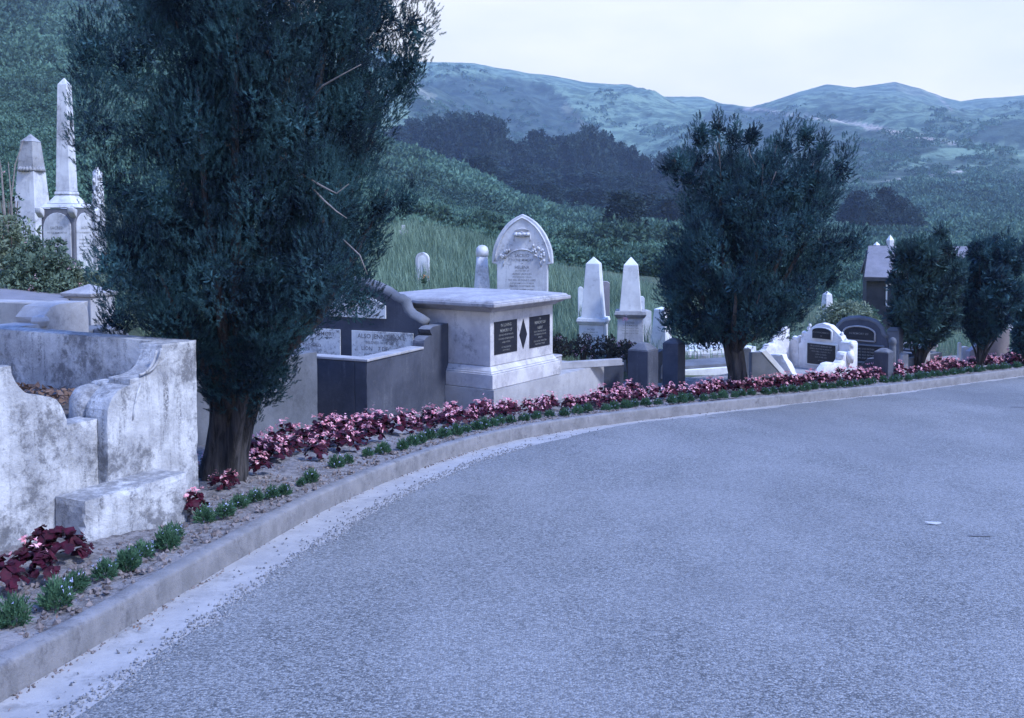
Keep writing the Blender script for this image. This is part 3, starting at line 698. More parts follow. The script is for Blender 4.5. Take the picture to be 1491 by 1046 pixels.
# ---------------------------------------------------------------- long grass (stuff)
def blades(name, n, px0, px1, Y0, Y1, h, w, seed, label, mat, tmin=2.9, cond=None):
    rs = np.random.RandomState(seed); Y = Y0*(Y1/Y0)**rs.rand(n); px = rs.uniform(px0, px1, n); X = (px-CX)/F*.999*Y
    t = kdist(X, Y); k = t > tmin
    if cond is not None: k &= cond(px, Y, X)
    X, Y = X[k], Y[k]; z = ground_z(X[None], Y[None])[0]-.02; n = len(X)
    hh = h*rs.uniform(.4, 1.25, n)*(1+.5*fbm(X*.8, Y*.8, 3)); a = rs.rand(n)*2*PI; ln = hh*rs.uniform(.1, .55, n); ww = w*(.7+Y/40)
    dx, dy = np.cos(a), np.sin(a); B = np.stack([X, Y, z], 1); s = np.stack([-dy, dx, 0*dx], 1)*ww[:, None]
    m1 = B+np.stack([dx*ln*.3, dy*ln*.3, hh*.6], 1); tp = B+np.stack([dx*ln, dy*ln, hh], 1)
    V = np.stack([B-s, B+s, m1+s*.7, m1-s*.7, tp], 1).reshape(-1, 3); i = np.arange(n)[:, None]*5
    Fc = np.concatenate([i+[0, 1, 2, 3]]); Ft = i+[3, 2, 4]
    me = bpy.data.meshes.new(name); me.from_pydata(V.tolist(), [], Fc.tolist()+Ft.tolist())
    return tag(link(name, me, mat), label, kind='stuff')
blades('long_grass', 52000, 330, 980, 17.2, 45, .55, .006, 3, 'tall green grass on the bank behind the graves', M['grass'], cond=lambda px, Y, X: (Y > 18.5) | (px < 700))
blades('long_grass', 9000, -60, 330, 9.5, 40, .5, .006, 4, 'rough grass among the graves at the upper left', M['grass'], 4.5, cond=lambda px, Y, X: (Y > 12.6))
blades('long_grass', 12000, 980, 1560, 20, 60, .4, .006, 5, 'grass around the lower graves at the right', M['grass'], 3.5)
# ---------------------------------------------------------------- lettering
def text_mesh(lines, plane='xz', off=0.0, cx=0.0, mirror=False, squash=1.0):
    # lines: (string, size, centre, height) ; returned as one flat mesh in the face's plane
    V = []; Fc = []; dg = None
    for (s, size, x, z) in lines:
        cu = bpy.data.curves.new('t', 'FONT'); cu.body = s; cu.size = size; cu.align_x = 'CENTER'; cu.align_y = 'CENTER'; cu.resolution_u = 2; cu.offset = size*.006
        ob = bpy.data.objects.new('t', cu); COL.objects.link(ob); bpy.context.view_layer.update()
        dg = bpy.context.evaluated_depsgraph_get(); me = bpy.data.meshes.new_from_object(ob.evaluated_get(dg))
        b = len(V)
        for v in me.vertices:
            a, c = v.co.x*squash+x, v.co.y+z
            V.append((cx+a, off, c) if plane == 'xz' else (off, cx-a, c))
        Fc += [tuple(i+b for i in p.vertices) for p in me.polygons]
        bpy.data.objects.remove(ob); bpy.data.curves.remove(cu); bpy.data.meshes.remove(me)
    m = MB(); m.v = V; m.f = Fc; me = bpy.data.meshes.new('lettering'); me.from_pydata(V, [], Fc); return me
def root_at(name, p, theta, label, cat='grave', group=None):   # local +x along the kerb (away), +y into the cemetery
    return empty(name, p, math.radians(90-theta), label, cat, group)
def facing(name, px, Y, z, rot, label, cat, group=None):       # +y away from the camera, turned by rot degrees
    return empty(name, (px2x(px, Y), Y, z), math.radians(rot), label, cat, group)
def pxr(px, py, Y): return D(px, py, Y)

def roughen(o, amp=.004, cut=.05, seed=0, chips=.0):
    me = o.data; bm = bmesh.new(); bm.from_mesh(me)
    bmesh.ops.triangulate(bm, faces=bm.faces)
    for _ in range(7):
        ed = [e for e in bm.edges if e.calc_length() > cut*1.6]
        if not ed: break
        bmesh.ops.subdivide_edges(bm, edges=ed, cuts=1, use_grid_fill=False)
        bmesh.ops.triangulate(bm, faces=[f for f in bm.faces if len(f.verts) > 3])
    bm.normal_update()
    sharp = {}
    for v in bm.verts:
        s = 0
        for e in v.link_edges:
            if len(e.link_faces) == 2 and e.calc_face_angle(0) > .6: s = 1
        sharp[v] = s
    mv = []
    for v in bm.verts:
        n = mnoise.fractal(v.co*9+Vector((seed, 0, 0)), 1, 2, 4); d = v.normal*(n*amp)
        if sharp[v]:
            c = max(0, mnoise.fractal(v.co*7+Vector((0, seed+5, 0)), 1, 2, 4)); d -= v.normal*(amp*.9+chips*c)
        mv.append(d)
    for v, d in zip(bm.verts, mv): v.co += d
    bm.to_mesh(me); bm.free()

# ================================================================ G1 white plastered enclosure at the left
P0 = G(290, 735, .13); g1 = root_at('walled_grave', P0, 28, 'whitewashed plastered walled grave with scrolled opening and front step, nearest at the left')
top = 1.16
rs_ = arc(.33, .96, .17, 90, 0, 1)
prof = [(0, -.4), (0, top), (-.31, top)]
prof += [(-.50+.19*math.cos(math.radians(a)), top-.0+(-.19)*math.sin(math.radians(a))) for a in range(12, 90, 12)]   # concave sweep down
prof += [(-.50, .97), (-.585, .965), (-.585, .925)]
prof += [(-.60-.17*math.sin(math.radians(a)), .745+.18*math.cos(math.radians(a))) for a in range(0, 91, 15)]           # drum
prof += [(-.77, -.4)]; profR = list(prof); prof = []
prof += [(-1.06, -.4), (-1.06, .745)]
prof += [(-1.06-.15*(1-math.cos(math.radians(a))), .745+.2*math.sin(math.radians(a))) for a in range(10, 91, 16)]
prof += [(-1.22, .955), (-1.26, .965)] + [(-1.26-.17*math.sin(math.radians(a)), .97+.19*(1-math.cos(math.radians(a)))) for a in range(14, 90, 15)]
prof += [(-1.44, top), (-3.2, top), (-3.2, -.4)]
m = MB(); m.prism(profR, 0, .20); o = m.build('front_wall', M['whitewash'], g1); roughen(o, .004, .06, 1, .012)
m = MB(); m.prism(prof, 0, .20); o = m.build('front_wall', M['whitewash'], g1); roughen(o, .004, .06, 12, .012)
m = MB(); m.box(-1.0595, -.7705, .085, .26, -.4, .735); o = m.build('sill_block', M['whitewash'], g1); roughen(o, .005, .05, 14, .02)
m = MB(); m.box(-.17, -.001, .2005, 2.9, -.4, top-.004); o = m.build('side_wall', M['whitewash'], g1); roughen(o, .003, .07, 2, .01)
m = MB(); m.box(-3.2, -3.03, .2005, 2.9, -.4, top-.004); m.build('side_wall', M['whitewash'], g1, .01)
m = MB(); m.box(-3.2, 0, 2.901, 3.08, -.4, top+.01); m.build('back_wall', M['whitewash'], g1, .01)
# raised scroll mouldings on the inner face and front of the right shoulder
m = MB()
sc1 = [(-.47+.15*math.cos(math.radians(a)), top+.0-.17*math.sin(math.radians(a))) for a in range(8, 95, 10)]
for off in (0, .055):
    pts = [(x-off*.8, -.004, z-off*.15) for x, z in sc1]; m.tube(pts, [.011]*len(pts), 6)
pts = [(-.50, -.004, .93), (-.53, -.004, .86), (-.56, -.004, .76), (-.57, -.004, .70)]; m.tube(pts, [.008, .009, .009, .006], 6)
m.build('scroll_moulding', M['whitewash'], g1, smooth=True)
m = MB(); m.box(-.60, -.47, .19, .36, .60, .93); m.lathe(-.66, .3, [(.11, .62), (.125, .7), (.12, .83), (.08, .90), (.02, .92)], 14); o = m.build('scroll_block', M['whitewash'], g1, .02, True)
m = MB(); m.box(-1.17, -.37, -.27, -.001, -.3, .345); o = m.build('step', M['whitewash'], g1); roughen(o, .007, .05, 3, .03)
m = MB(); m.box(-3.02, -.18, .201, 2.9, -.3, .70)
m.build('infill', M['soil_infill'], g1, .01)
# grey marble box standing in the plot, heap of dead leaves, dry weed
q = root_at('marble_box', Vector(g1.matrix_basis @ Vector((-.98, .62, .70))), 28, 'low grey marble box with sloping edges inside the whitewashed walled grave', 'grave box')
m = MB(); m.box(-.32, .25, -.12, .30, 0, .07); m.frust(-.035, .09, .07, .10, .57, .50, .42, .36); m.build('block', M['marble_grey'], q, .006)
q.rotation_euler.z += .15
rs = np.random.RandomState(3); n = 900
lp = np.c_[rs.normal(-.62, .33, n), rs.uniform(.55, 2.2, n), np.zeros(n)]; lp = lp[(lp[:, 0] > -1.7) & (lp[:, 0] < -.2)]
lp[:, 2] = .71+.13*np.exp(-((lp[:, 0]+.62)/.4)**2)*rs.uniform(.3, 1, len(lp))
W = np.array([list(g1.matrix_basis @ Vector(p)) for p in lp])
LT = [np.array([[[-.5, 0, 0], [0, .28, .06], [.5, 0, .02], [0, -.28, .08]]]), np.array([[[-.5, 0, 0], [0, .12, .1], [.6, 0, 0], [0, -.1, .02]]])]
V, Fc = place(LT, W, rs.randn(len(W), 3)*.5+[0, 0, 1], rs.uniform(.04, .09, len(W)), rs)
tag(link('dead_leaves', mesh_np('dead_leaves', V, Fc), M['dry_leaf']), 'heap of brown dead leaves lying inside the white walled grave', kind='stuff')
wb = g1.matrix_basis @ Vector((-.78, 1.6, .80)); m = MB()
m.tube([(0, 0, -.08), (.01, 0, .1), (0, .01, .24)], [.006, .006, .003], 5)
for a in range(6): m.tube([(0, 0, .08+.02*a), (.05*math.cos(a*1.9), .05*math.sin(a*1.9), .12+.02*a)], [.008, .003], 4)
o = m.build('dry_weed', M['twig']); o.location = wb; tag(o, 'dry brown weed sticking up from the dead leaves in the white grave', 'weed')

# ================================================================ G2 grave behind, upper left
p = D(130, 491, 10.6); g2 = root_at('walled_grave', Vector((p.x, p.y, p.z)), 20, 'weathered low walled grave behind the white one, with a squared pier and rounded coping')
zt = lambda py, Y=10.6: row2z(py, Y)-p.z
m = MB(); m.prism([(0, -.8), (0, zt(438)), (-.40, zt(438)), (-.5, zt(441)), (-.62, zt(455)), (-.60, zt(463)), (-3, zt(463)), (-3, -.8)], 0, .35); o = m.build('front_wall', M['pale_concrete'], g2); roughen(o, .005, .08, 4, .02)
m = MB(); m.box(-.25, 0, .351, 2.6, -.8, zt(440)); m.build('side_wall', M['pale_concrete'], g2, .015)
m = MB(); m.lathe(-.60, .05, [(.02, zt(452)), (.07, zt(454)), (.09, zt(460)), (.07, zt(468))], 12); m.box(-.75, -.5, -.05, .0, zt(492), zt(472)); m.build('corner_scroll', M['pale_concrete'], g2, .01)
p = D(131, 470, 12.2); o = root_at('stone_pier', p, 20, 'short stone pier with a shallow pyramid cap behind the left walled grave', 'pier')
m = MB(); m.box(-.2, .2, -.2, .2, -.8, .32); m.build('shaft', M['pale_concrete'], o, .01)
m = MB(); m.frust(0, 0, .321, .36, .44, .46); m.pyr(0, 0, .361, .46, .46); m.build('cap', M['pale_concrete'], o, .008)
# sloping dark slab
A = [D(-90, 398, 13.6), D(112, 431, 12.6), D(84, 441, 11.3), D(-90, 455, 11.0)]
m = MB(); V = [tuple(a-A[2]) for a in A]; V2 = [(x, y, z-.16) for x, y, z in V]; m.add(V+V2, [(0, 1, 2, 3), (7, 6, 5, 4), (0, 4, 5, 1), (1, 5, 6, 2), (2, 6, 7, 3), (3, 7, 4, 0)])
o = m.build('grave_slab', M['slate'], None, .01); o.location = A[2]; tag(o, 'wide dark grey slab sloping towards the road at the left edge', 'grave slab')
p = D(152, 492, 11.6); o = root_at('grave_kerb', p, 15, 'low mottled grey wall end mostly hidden under the big cypress', 'grave kerb')
m = MB(); m.box(-.6, .25, 0, .3, -.8, .12); m.prism([(.25, -.8), (.25, .02), (.1, .12), (-.2, .13), (-.2, -.8)], -.15, -.001); m.build('wall', M['grey_concrete'], o, .02)

# ================================================================ tall obelisk, left
Y = 15.0; p = D(100, 402, Y); ob = root_at('obelisk', p, 8, 'tallest white marble obelisk on an arched pedestal, at the upper left', 'obelisk')
zz_ = lambda py: row2z(py, Y)-p.z
m = MB(); m.frust(0, 0, zz_(279), zz_(124), .215, .14); m.pyr(0, 0, zz_(124), zz_(113), .14); m.build('shaft', M['marble'], ob, .006)
m = MB(); m.frust(0, 0, zz_(284), zz_(279.3), .255, .24); m.frust(0, 0, zz_(297), zz_(284.3), .40, .225); m.frust(0, 0, zz_(303), zz_(297.3), .53, .46); m.build('moulding', M['marble'], ob, .012)
w = .50; h0 = zz_(304)
m = MB(); m.box(-w/2, w/2, -w/2, w/2, -1.2, h0-.002); m.build('pedestal', M['pedestal_dark'], ob, .008)
for sgn in ((-1, 0), (0, -1)):
    m = MB(); poly = [(-.21, -.9), (.21, -.9), (.21, h0-.27)] + arc(0, h0-.27, .21, 0, 180, 12)
    if sgn[0]: m.prism(poly, -w/2-.02, -w/2-.001, 'yz')
    else: m.prism(poly, -w/2-.02, -w/2-.001, 'xz')
    m.build('inscription_panel', M['marble'], ob, .004)
    me = text_mesh([('SACRED', .055, 0, h0-.28), ('TO THE MEMORY OF', .032, 0, h0-.35)]+[('WHO DEPARTED THIS LIFE', .026, 0, h0-.45-.05*i) for i in range(5)], 'yz' if sgn[0] else 'xz', -w/2-.022)
    link('lettering', me, M['letter_light'], ob.children[-1])
for sx in (-1, 1):
    for sy in (-1, 1):
        m = MB(); m.prism([(sx*.25, h0-.14), (sx*.33, h0-.06), (sx*.34, h0+.02), (sx*.28, h0+.0), (sx*.22, h0-.02)], sy*.25-.05, sy*.25+.05)
        m.build('corner_leaf', M['marble'], ob, .015, True)
# lichened stub obelisk
Y = 17.0; p = D(48, 345, Y); ob = root_at('obelisk', p, 12, 'stained grey obelisk with a broken carved band, left of the tallest obelisk', 'obelisk')
zz_ = lambda py: row2z(py, Y)-p.z
m = MB(); m.frust(0, 0, zz_(246), zz_(207), .30, .22); m.pyr(0, 0, zz_(207), zz_(195), .235); m.build('upper_shaft', M['marble_grey'], ob, .006)
m = MB(); m.frust(0, 0, -1.2, zz_(250), .62, .31); m.build('lower_shaft', M['marble'], ob, .01)
m = MB(); rs = np.random.RandomState(5)
for k in range(22):
    a = k/22*2*PI; r = .17; m.lathe(r*math.cos(a)*1.05, r*math.sin(a)*1.05, [(.01, zz_(251)), (.035+.015*rs.rand(), zz_(249)), (.03, zz_(246)), (.008, zz_(244)+.02*rs.rand())], 7)
m.build('carved_band', M['marble_grey'], ob, smooth=True)
# rustic carved cross behind tree edge
Y = 17.5; p = D(143, 345, Y); ob = root_at('carved_pillar', p, 10, 'slender rough white carved pillar half hidden by the left edge of the big cypress', 'pillar')
zz_ = lambda py: row2z(py, Y)-p.z
m = MB(); m.tube([(0, 0, -1), (0, 0, zz_(300)), (.01, 0, zz_(275)), (0, 0, zz_(255)), (.01, 0, zz_(244))], [.13, .095, .085, .07, .03], 10, .3, 2)
rs = np.random.RandomState(9)
for k in range(26):
    z = rs.uniform(zz_(330), zz_(250)); a = rs.rand()*6.3; m.lathe(.07*math.cos(a), .07*math.sin(a), [(.01, z-.05), (.032, z-.02), (.028, z+.02), (.01, z+.05)], 6)
m.build('pillar', M['marble'], ob)
Y = 15.8; p = D(133, 330, Y); ob = root_at('headstone', p, 10, 'small white headstone tip showing right of the tallest obelisk pedestal', 'headstone')
m = MB(); m.prism([(-.1, -1.5), (.1, -1.5), (.1, .2)]+arc(0, .2, .1, 0, 180, 8), -.04, .04, 'yz'); m.build('slab', M['marble'], ob, .01)

# ================================================================ G3 grey block behind the trunk
p = G(463, 622, .13); g3 = root_at('walled_grave', p, 28, 'plain blue-grey plastered grave wall behind the big cypress trunk')
h3 = row2z(512, p.y)-p.z
m = MB(); m.box(-2.3, 0, 0, .2, -.4, h3); o = m.build('front_wall', M['grey_concrete'], g3); roughen(o, .003, .08, 8, .008)
m = MB(); m.box(-.2, 0, .201, 2.4, -.4, h3-.004); m.box(-2.3, -2.1, .201, 2.4, -.4, h3-.004); m.build('side_wall', M['grey_concrete'], g3, .01)
m = MB(); m.box(-2.09, -.21, .201, 2.4, -.4, h3-.12); m.build('infill', M['soil_infill'], g3)

# ================================================================ G4 dark family grave
p = G(535, 618, .13); g4 = root_at('walled_grave', p, 25, 'dark concrete grave with three stained white marble panels on its curved headboard')
m = MB(); prof = [(0, -.4), (0, .71), (1.28, .71), (1.29, .78)]+[(1.42-.13*math.cos(math.radians(a)), .78+.08*math.sin(math.radians(a))) for a in (30, 60, 90)]+[(1.50, .86), (1.46, .90), (1.44, .94), (1.52, .97), (2.31, .985), (2.31, -.6)]
m.prism(prof, 0, .17); o = m.build('front_wall', M['dark_concrete'], g4); roughen(o, .003, .08, 5, .008)
m = MB(); m.box(0, .16, .171, 2.6, -.4, .705); m.build('end_wall', M['dark_concrete'], g4, .008)
m = MB(); m.box(0.161, 2.0, 2.43, 2.6, -.4, .70); m.build('rear_wall', M['dark_concrete'], g4, .008)
m = MB(); m.box(-.01, 1.27, -.012, .185, .712, .742); m.box(-.01, .175, .186, 2.6, .712, .742); m.build('coping', M['pale_concrete'], g4, .006)
m = MB(); m.box(.17, 1.59, .18, 2.42, -.3, .36); m.build('infill', M['soil_infill'], g4)
yc = 1.36
half = [(1.10, -.5), (1.10, .90), (1.16, .93), (1.17, 1.02), (1.08, 1.03), (.98, 1.07), (.90, 1.14), (.86, 1.24), (.80, 1.28), (.76, 1.275), (.62, 1.36), (.45, 1.43), (.25, 1.475), (0, 1.49)]
poly = [(yc-a, z) for a, z in half]+[(yc+a, z) for a, z in half[-2::-1]]
m = MB(); m.prism(poly, 1.6, 1.76, 'yz'); hb = m.build('headboard', M['dark_concrete'], g4, .012)
ridge_ = [(1.17, .98), (1.08, 1.03), (.98, 1.07), (.90, 1.14), (.86, 1.25), (.80, 1.28), (.76, 1.275), (.62, 1.36), (.45, 1.43), (.25, 1.475), (0, 1.49)]
m = MB(); pts = [(1.68, yc-a, z) for a, z in ridge_]+[(1.68, yc+a, z) for a, z in ridge_[-2::-1]]; m.tube(pts, [.085]*len(pts), 8); m.build('coping_moulding', M['grey_concrete'], hb, smooth=True)
def panel(poly, lines, name='marble_panel'):
    m = MB(); m.prism([(yc-a, z) for a, z in poly], 1.585, 1.599, 'yz'); o = m.build(name, M['panel_marble'], g4, .003)
    link('lettering', text_mesh(lines, 'yz', 1.583, yc), M['letter_dark'], o)
panel([(-.62, 1.03), (.62, 1.03), (.62, 1.20), (.38, 1.32), (-.38, 1.32), (-.62, 1.20)], [('RANGI', .17, .05, 1.13)])
panel([(.09, .38), (1.03, .38), (1.03, .86), (.09, .86)], [('ALSO JENNIE HOLL', .085, .55, .79), ('BELOVED WIFE OF', .05, .52, .71), ('LION    7 DEC 1918', .075, .56, .63), ('AND DEPARTED AT', .058, .54, .55), ('REST IN PEACE', .07, .55, .46)])
panel([(-1.03, .38), (-.09, .38), (-.09, .86), (-1.03, .86)], [('IN LOVING MEMORY', .08, -.55, .79), ('OF', .05, -.55, .71), ('WHO DIED', .06, -.55, .63)])

# ================================================================ G5 table tomb
p = G(719, 600, .13); T5 = 34; g5 = root_at('table_tomb', p, T5, 'large white table tomb with moulded slab lid, two black tablets and a black diamond', 'tomb')
Z = lambda py, Y: row2z(py, Y)-p.z
m = MB(); m.box(0, 2.85, 0, 2.0, -.6, .27); o = m.build('plinth', M['pale_concrete'], g5); roughen(o, .002, .12, 6, .006)
m = MB(); m.box(.02, 1.66, .03, 1.93, .271, .46); m.build('base_block', M['tomb'], g5, .01)
m = MB(); m.frust(.84, .98, .461, .485, 1.62, 1.60, 1.86, 1.84); m.frust(.84, .98, .4855, .55, 1.58, 1.50, 1.82, 1.74); m.build('base_moulding', M['tomb'], g5, .008)
bx0, bx1, by0, by1 = .09, 1.59, .115, 1.845
m = MB(); m.box(bx0, bx1, by0, by1, .551, 1.24); body = m.build('chest', M['tomb'], g5, .008)
m = MB(); cx_, cy_ = .84, .98
m.frust(cx_, cy_, 1.241, 1.275, 1.54, 1.62, 1.78, 1.86); m.frust(cx_, cy_, 1.276, 1.315, 1.66, 1.78, 1.90, 2.02); m.build('cornice', M['tomb_lid'], g5, .006)
m = MB(); m.box(cx_-.93, cx_+.93, cy_-1.05, cy_+1.05, 1.3155, 1.365); m.frust(cx_, cy_, 1.3655, 1.395, 1.82, 1.76, 2.06, 2.0); m.frust(cx_, cy_, 1.3955, 1.425, 1.74, 1.3, 1.98, 1.5); m.build('lid', M['tomb_lid'], g5, .012)
def tablet(x0, x1, z0, z1, lines):
    m = MB(); m.box(x0, x1, by0-.008, by0-.0005, z0, z1); o = m.build('tablet', M['black_granite'], body, .002)
    return o, [(s, sz, x, z) for s, sz, x, z in lines]
_t, ln = tablet(bx0+.08, bx0+.60, .69, 1.11, [('IN LOVING', .07, 0, 1.055), ('MEMORY OF', .07, 0, .985)]+[('BELOVED WIFE OF THE LATE', .036, 0, .93), ('WHO DIED AT HIS RESIDENCE', .036, 0, .88), ('AGED 64 YEARS', .036, 0, .835), ('THY WILL BE DONE', .034, 0, .77), ('REST IN PEACE', .034, 0, .73)])
_t2, ln2 = tablet(bx0+.90, bx0+1.41, .69, 1.11, [('IN', .05, 0, 1.075), ('MEMORY OF', .07, 0, 1.02), ('ALBERT', .06, 0, .95), ('DEARLY BELOVED SON OF', .036, 0, .90), ('WHO DEPARTED THIS LIFE', .036, 0, .86), ('AGED 38', .036, 0, .82), ('GONE BUT NOT FORGOTTEN', .034, 0, .77), ('PEACE PERFECT PEACE', .034, 0, .73)])
for o, l, c in ((_t, ln, bx0+.34), (_t2, ln2, bx0+1.155)):
    link('lettering', text_mesh([(a_, b_*.82, c_, d_) for a_, b_, c_, d_ in l], 'xz', by0-.0105, c, squash=.85), M['letter_light'], body)
m = MB(); m.prism([(bx0+.75, .70), (bx0+.84, .89), (bx0+.75, 1.10), (bx0+.66, .89)], by0-.008, by0-.0005); m.build('diamond_tablet', M['black_granite'], body, .002)
# small kerb post beyond
q = g5.matrix_basis @ Vector((1.9, .30, .27)); o = root_at('kerb_post', q, T5, 'short pale square post on the plinth just right of the table tomb', 'post')
m = MB(); m.box(-.09, .09, -.09, .09, 0, .20); m.build('shaft', M['pale_concrete'], o, .008); m = MB(); m.frust(0, 0, .2005, .225, .2, .17); m.build('cap', M['pale_concrete'], o, .004)
q = g5.matrix_basis @ Vector((2.02, .32, .27)); o = root_at('kerb_rail', q, T5+33, 'low pale concrete rail running right from the post beside the table tomb', 'rail')
m = MB(); m.box(0, 1.05, -.05, .05, .0, .10); m.build('rail', M['pale_concrete'], o, .008)

# ================================================================ pointed headstone
Y = 18.2; p = D(760, 450, Y); hs = root_at('headstone', p, 12, 'large pointed-arch white headstone carved with clasped hands, behind the table tomb', 'headstone')
k = 1/F*Y; zz_ = lambda py: row2z(py, Y)-p.z
hw = 45*k; zt_ = zz_(312); zs_ = zz_(384)
half = [(hw-.09, -1.3), (hw-.09, zs_-.02), (hw, zs_), (hw+.005, zs_+.22)]
half = half[:3]
for t, a in ((.12, 1.0), (.246, .975), (.36, .93), (.458, .865), (.57, .78), (.67, .676), (.75, .58), (.827, .46), (.89, .33), (.945, .19), (1, 0)):
    half.append((hw*a, zs_+(zt_-zs_)*t))
poly = [(-a, z) for a, z in half]+[(a, z) for a, z in half[-2::-1]]
m = MB(); m.prism(poly, 0, .12, 'yz'); sl = m.build('slab', M['marble'], hs, .012)
m = MB()
arch = [(0, a*.9, z-.06) for a, z in half[3:]]; arch2 = [(-.004, -a, z) for _, a, z in arch]+[(-.004, a, z) for _, a, z in arch[-2::-1]]
m.tube(arch2, [.016]*len(arch2), 6); 
ins = [(-.004, a, z) for a, z in arc(0, zs_-.05, hw*.62, 0, 180, 16, hw*.55)]; m.tube(ins, [.012]*len(ins), 6)
ins = [(-.004, a, z) for a, z in arc(0, zt_-.42, .15, 200, -20, 12, .17)]; m.tube(ins, [.01]*len(ins), 6)
m.build('arch_moulding', M['marble'], sl, smooth=True)
m = MB(); zc = zt_-.36
for s in (-1, 1):      # two clasped hands in low relief: cuff, back of the hand, fingers
    m.tube([(-.012, s*.13, zc), (-.02, s*.08, zc+.004)], [.035, .04], 10)
    m.tube([(-.02, s*.085, zc), (-.028, s*.03, zc+.006), (-.024, 0, zc)], [.028, .036, .026], 10)
    for f in range(4): m.tube([(-.03, s*.01, zc+.026-.017*f), (-.043, -s*.03, zc+.022-.017*f), (-.03, -s*.062, zc+.014-.014*f)], [.009, .0095, .006], 6)
    m.tube([(-.028, s*.03, zc+.03), (-.042, s*.0, zc+.046), (-.036, -s*.028, zc+.04)], [.010, .010, .007], 6)
m.build('clasped_hands', M['marble'], sl, smooth=True)
m = MB(); m.prism(arc(0, zc+.055, .135, 10, 170, 10, .045)+[(-.135, zc+.065)], -.02, -.001, 'yz'); m.build('carved_hood', M['marble_grey'], sl, .006)
m = MB(); rs = np.random.RandomState(4)
for s in (-1, 1):
    for i in range(16):
        a = s*rs.uniform(.20, .40); z = zs_+.33-abs(a)*.5+rs.uniform(-.08, .10); m.lathe(-.012, a, [(.006, z-.03), (.022, z-.01), (.02, z+.015), (.005, z+.03)], 7)
m.build('carved_foliage', M['marble'], sl, smooth=True)
z0 = zs_
link('lettering', text_mesh([('SACRED', .085, 0, z0+.14), ('TO THE MEMORY', .06, 0, z0+.06), ('OF', .04, 0, z0+.0), ('HELENA', .085, 0, z0-.07), ('BELOVED WIFE OF', .035, 0, z0-.13), ('ALFRED JACKSON', .05, 0, z0-.185),
    ('WHO DEPARTED THIS LIFE', .034, 0, z0-.24), ('THY WILL BE DONE O LORD', .045, 0, z0-.295), ('ALSO OF JAMES SON OF ABOVE', .036, 0, z0-.35), ('WHO DIED 4TH SEPTEMBER 1888', .036, 0, z0-.40), ('ASLEEP IN THE ARMS OF JESUS', .036, 0, z0-.46)], 'yz', -.003, squash=.85), M['letter_dark'], sl)
# round-topped stone, domed pillar, small cross
Y = 20.0; p = D(614, 440, Y); o = facing('headstone', 614, Y, p.z, -8, 'plain round-topped white headstone standing in grass left of the domed pillar', 'headstone'); zz_ = lambda py: row2z(py, Y)-p.z
m = MB(); zt_ = zz_(368); m.prism([(-.13, -.8), (.13, -.8), (.13, zt_-.13)]+arc(0, zt_-.13, .13, 0, 180, 12), 0, .12); m.build('slab', M['marble'], o, .008)
m = MB(); m.prism([(-.085, zz_(408)), (.085, zz_(408)), (.085, zt_-.15)]+arc(0, zt_-.15, .085, 0, 180, 10), -.008, -.001); m.build('inset_panel', M['marble_clean'], o, .003)
q = D(618, 409, 15.2); o = empty('flower_posy', q, 0, 'tiny posy of dark leaves and orange flowers on the far edge of the tomb slab', 'posy')
rs = np.random.RandomState(2); V, Fc = place(QL, rs.randn(14, 3)*.02, rs.randn(14, 3)+[0, 0, 1], np.full(14, .05), rs); link('leaves', mesh_np('leaves', V, Fc), M['bush'], o)
V, Fc = place(LT, rs.randn(10, 3)*.03+[0, 0, .03], rs.randn(10, 3)+[0, -1, 1], np.full(10, .03), rs); link('petals', mesh_np('petals', V, Fc), plain('orange_petal', (.6, .25, .08)), o)
q2 = g5.matrix_world.copy()
Y = 18.6; p = D(702, 450, Y); o = facing('carved_pillar', 702, Y, p.z, 5, 'rough carved white pillar with a domed cap, left of the pointed headstone', 'pillar'); zz_ = lambda py: row2z(py, Y)-p.z
m = MB(); m.tube([(0, 0, -.6), (0, 0, zz_(415)), (0, 0, zz_(395)), (0, 0, zz_(374))], [.16, .135, .115, .10], 12, .25, 7); m.build('shaft', M['marble'], o, smooth=True)
m = MB(); m.lathe(0, 0, [(.085, zz_(375)), (.115, zz_(372)), (.115, zz_(366)), (.10, zz_(361)), (.06, zz_(358)), (.01, zz_(357))], 16); m.build('cap', M['marble'], o, smooth=True)
Y = 29; p = D(587, 372, Y); o = facing('cross_monument', 587, Y, p.z, 5, 'small pale stone cross on a tapered base, on the grass bank beside the big cypress', 'cross'); zz_ = lambda py: row2z(py, Y)-p.z
m = MB(); m.box(-.055, .055, -.05, .05, zz_(350), zz_(328)); m.box(-.15, -.0555, -.045, .045, zz_(341), zz_(335.5)); m.box(.0555, .15, -.045, .045, zz_(341), zz_(335.5)); m.build('cross', M['marble'], o, .012)
m = MB(); m.frust(0, 0, -.8, zz_(358), .5, .40); m.frust(0, 0, zz_(358)+.001, zz_(350), .34, .22); m.build('base', M['marble'], o, .02)

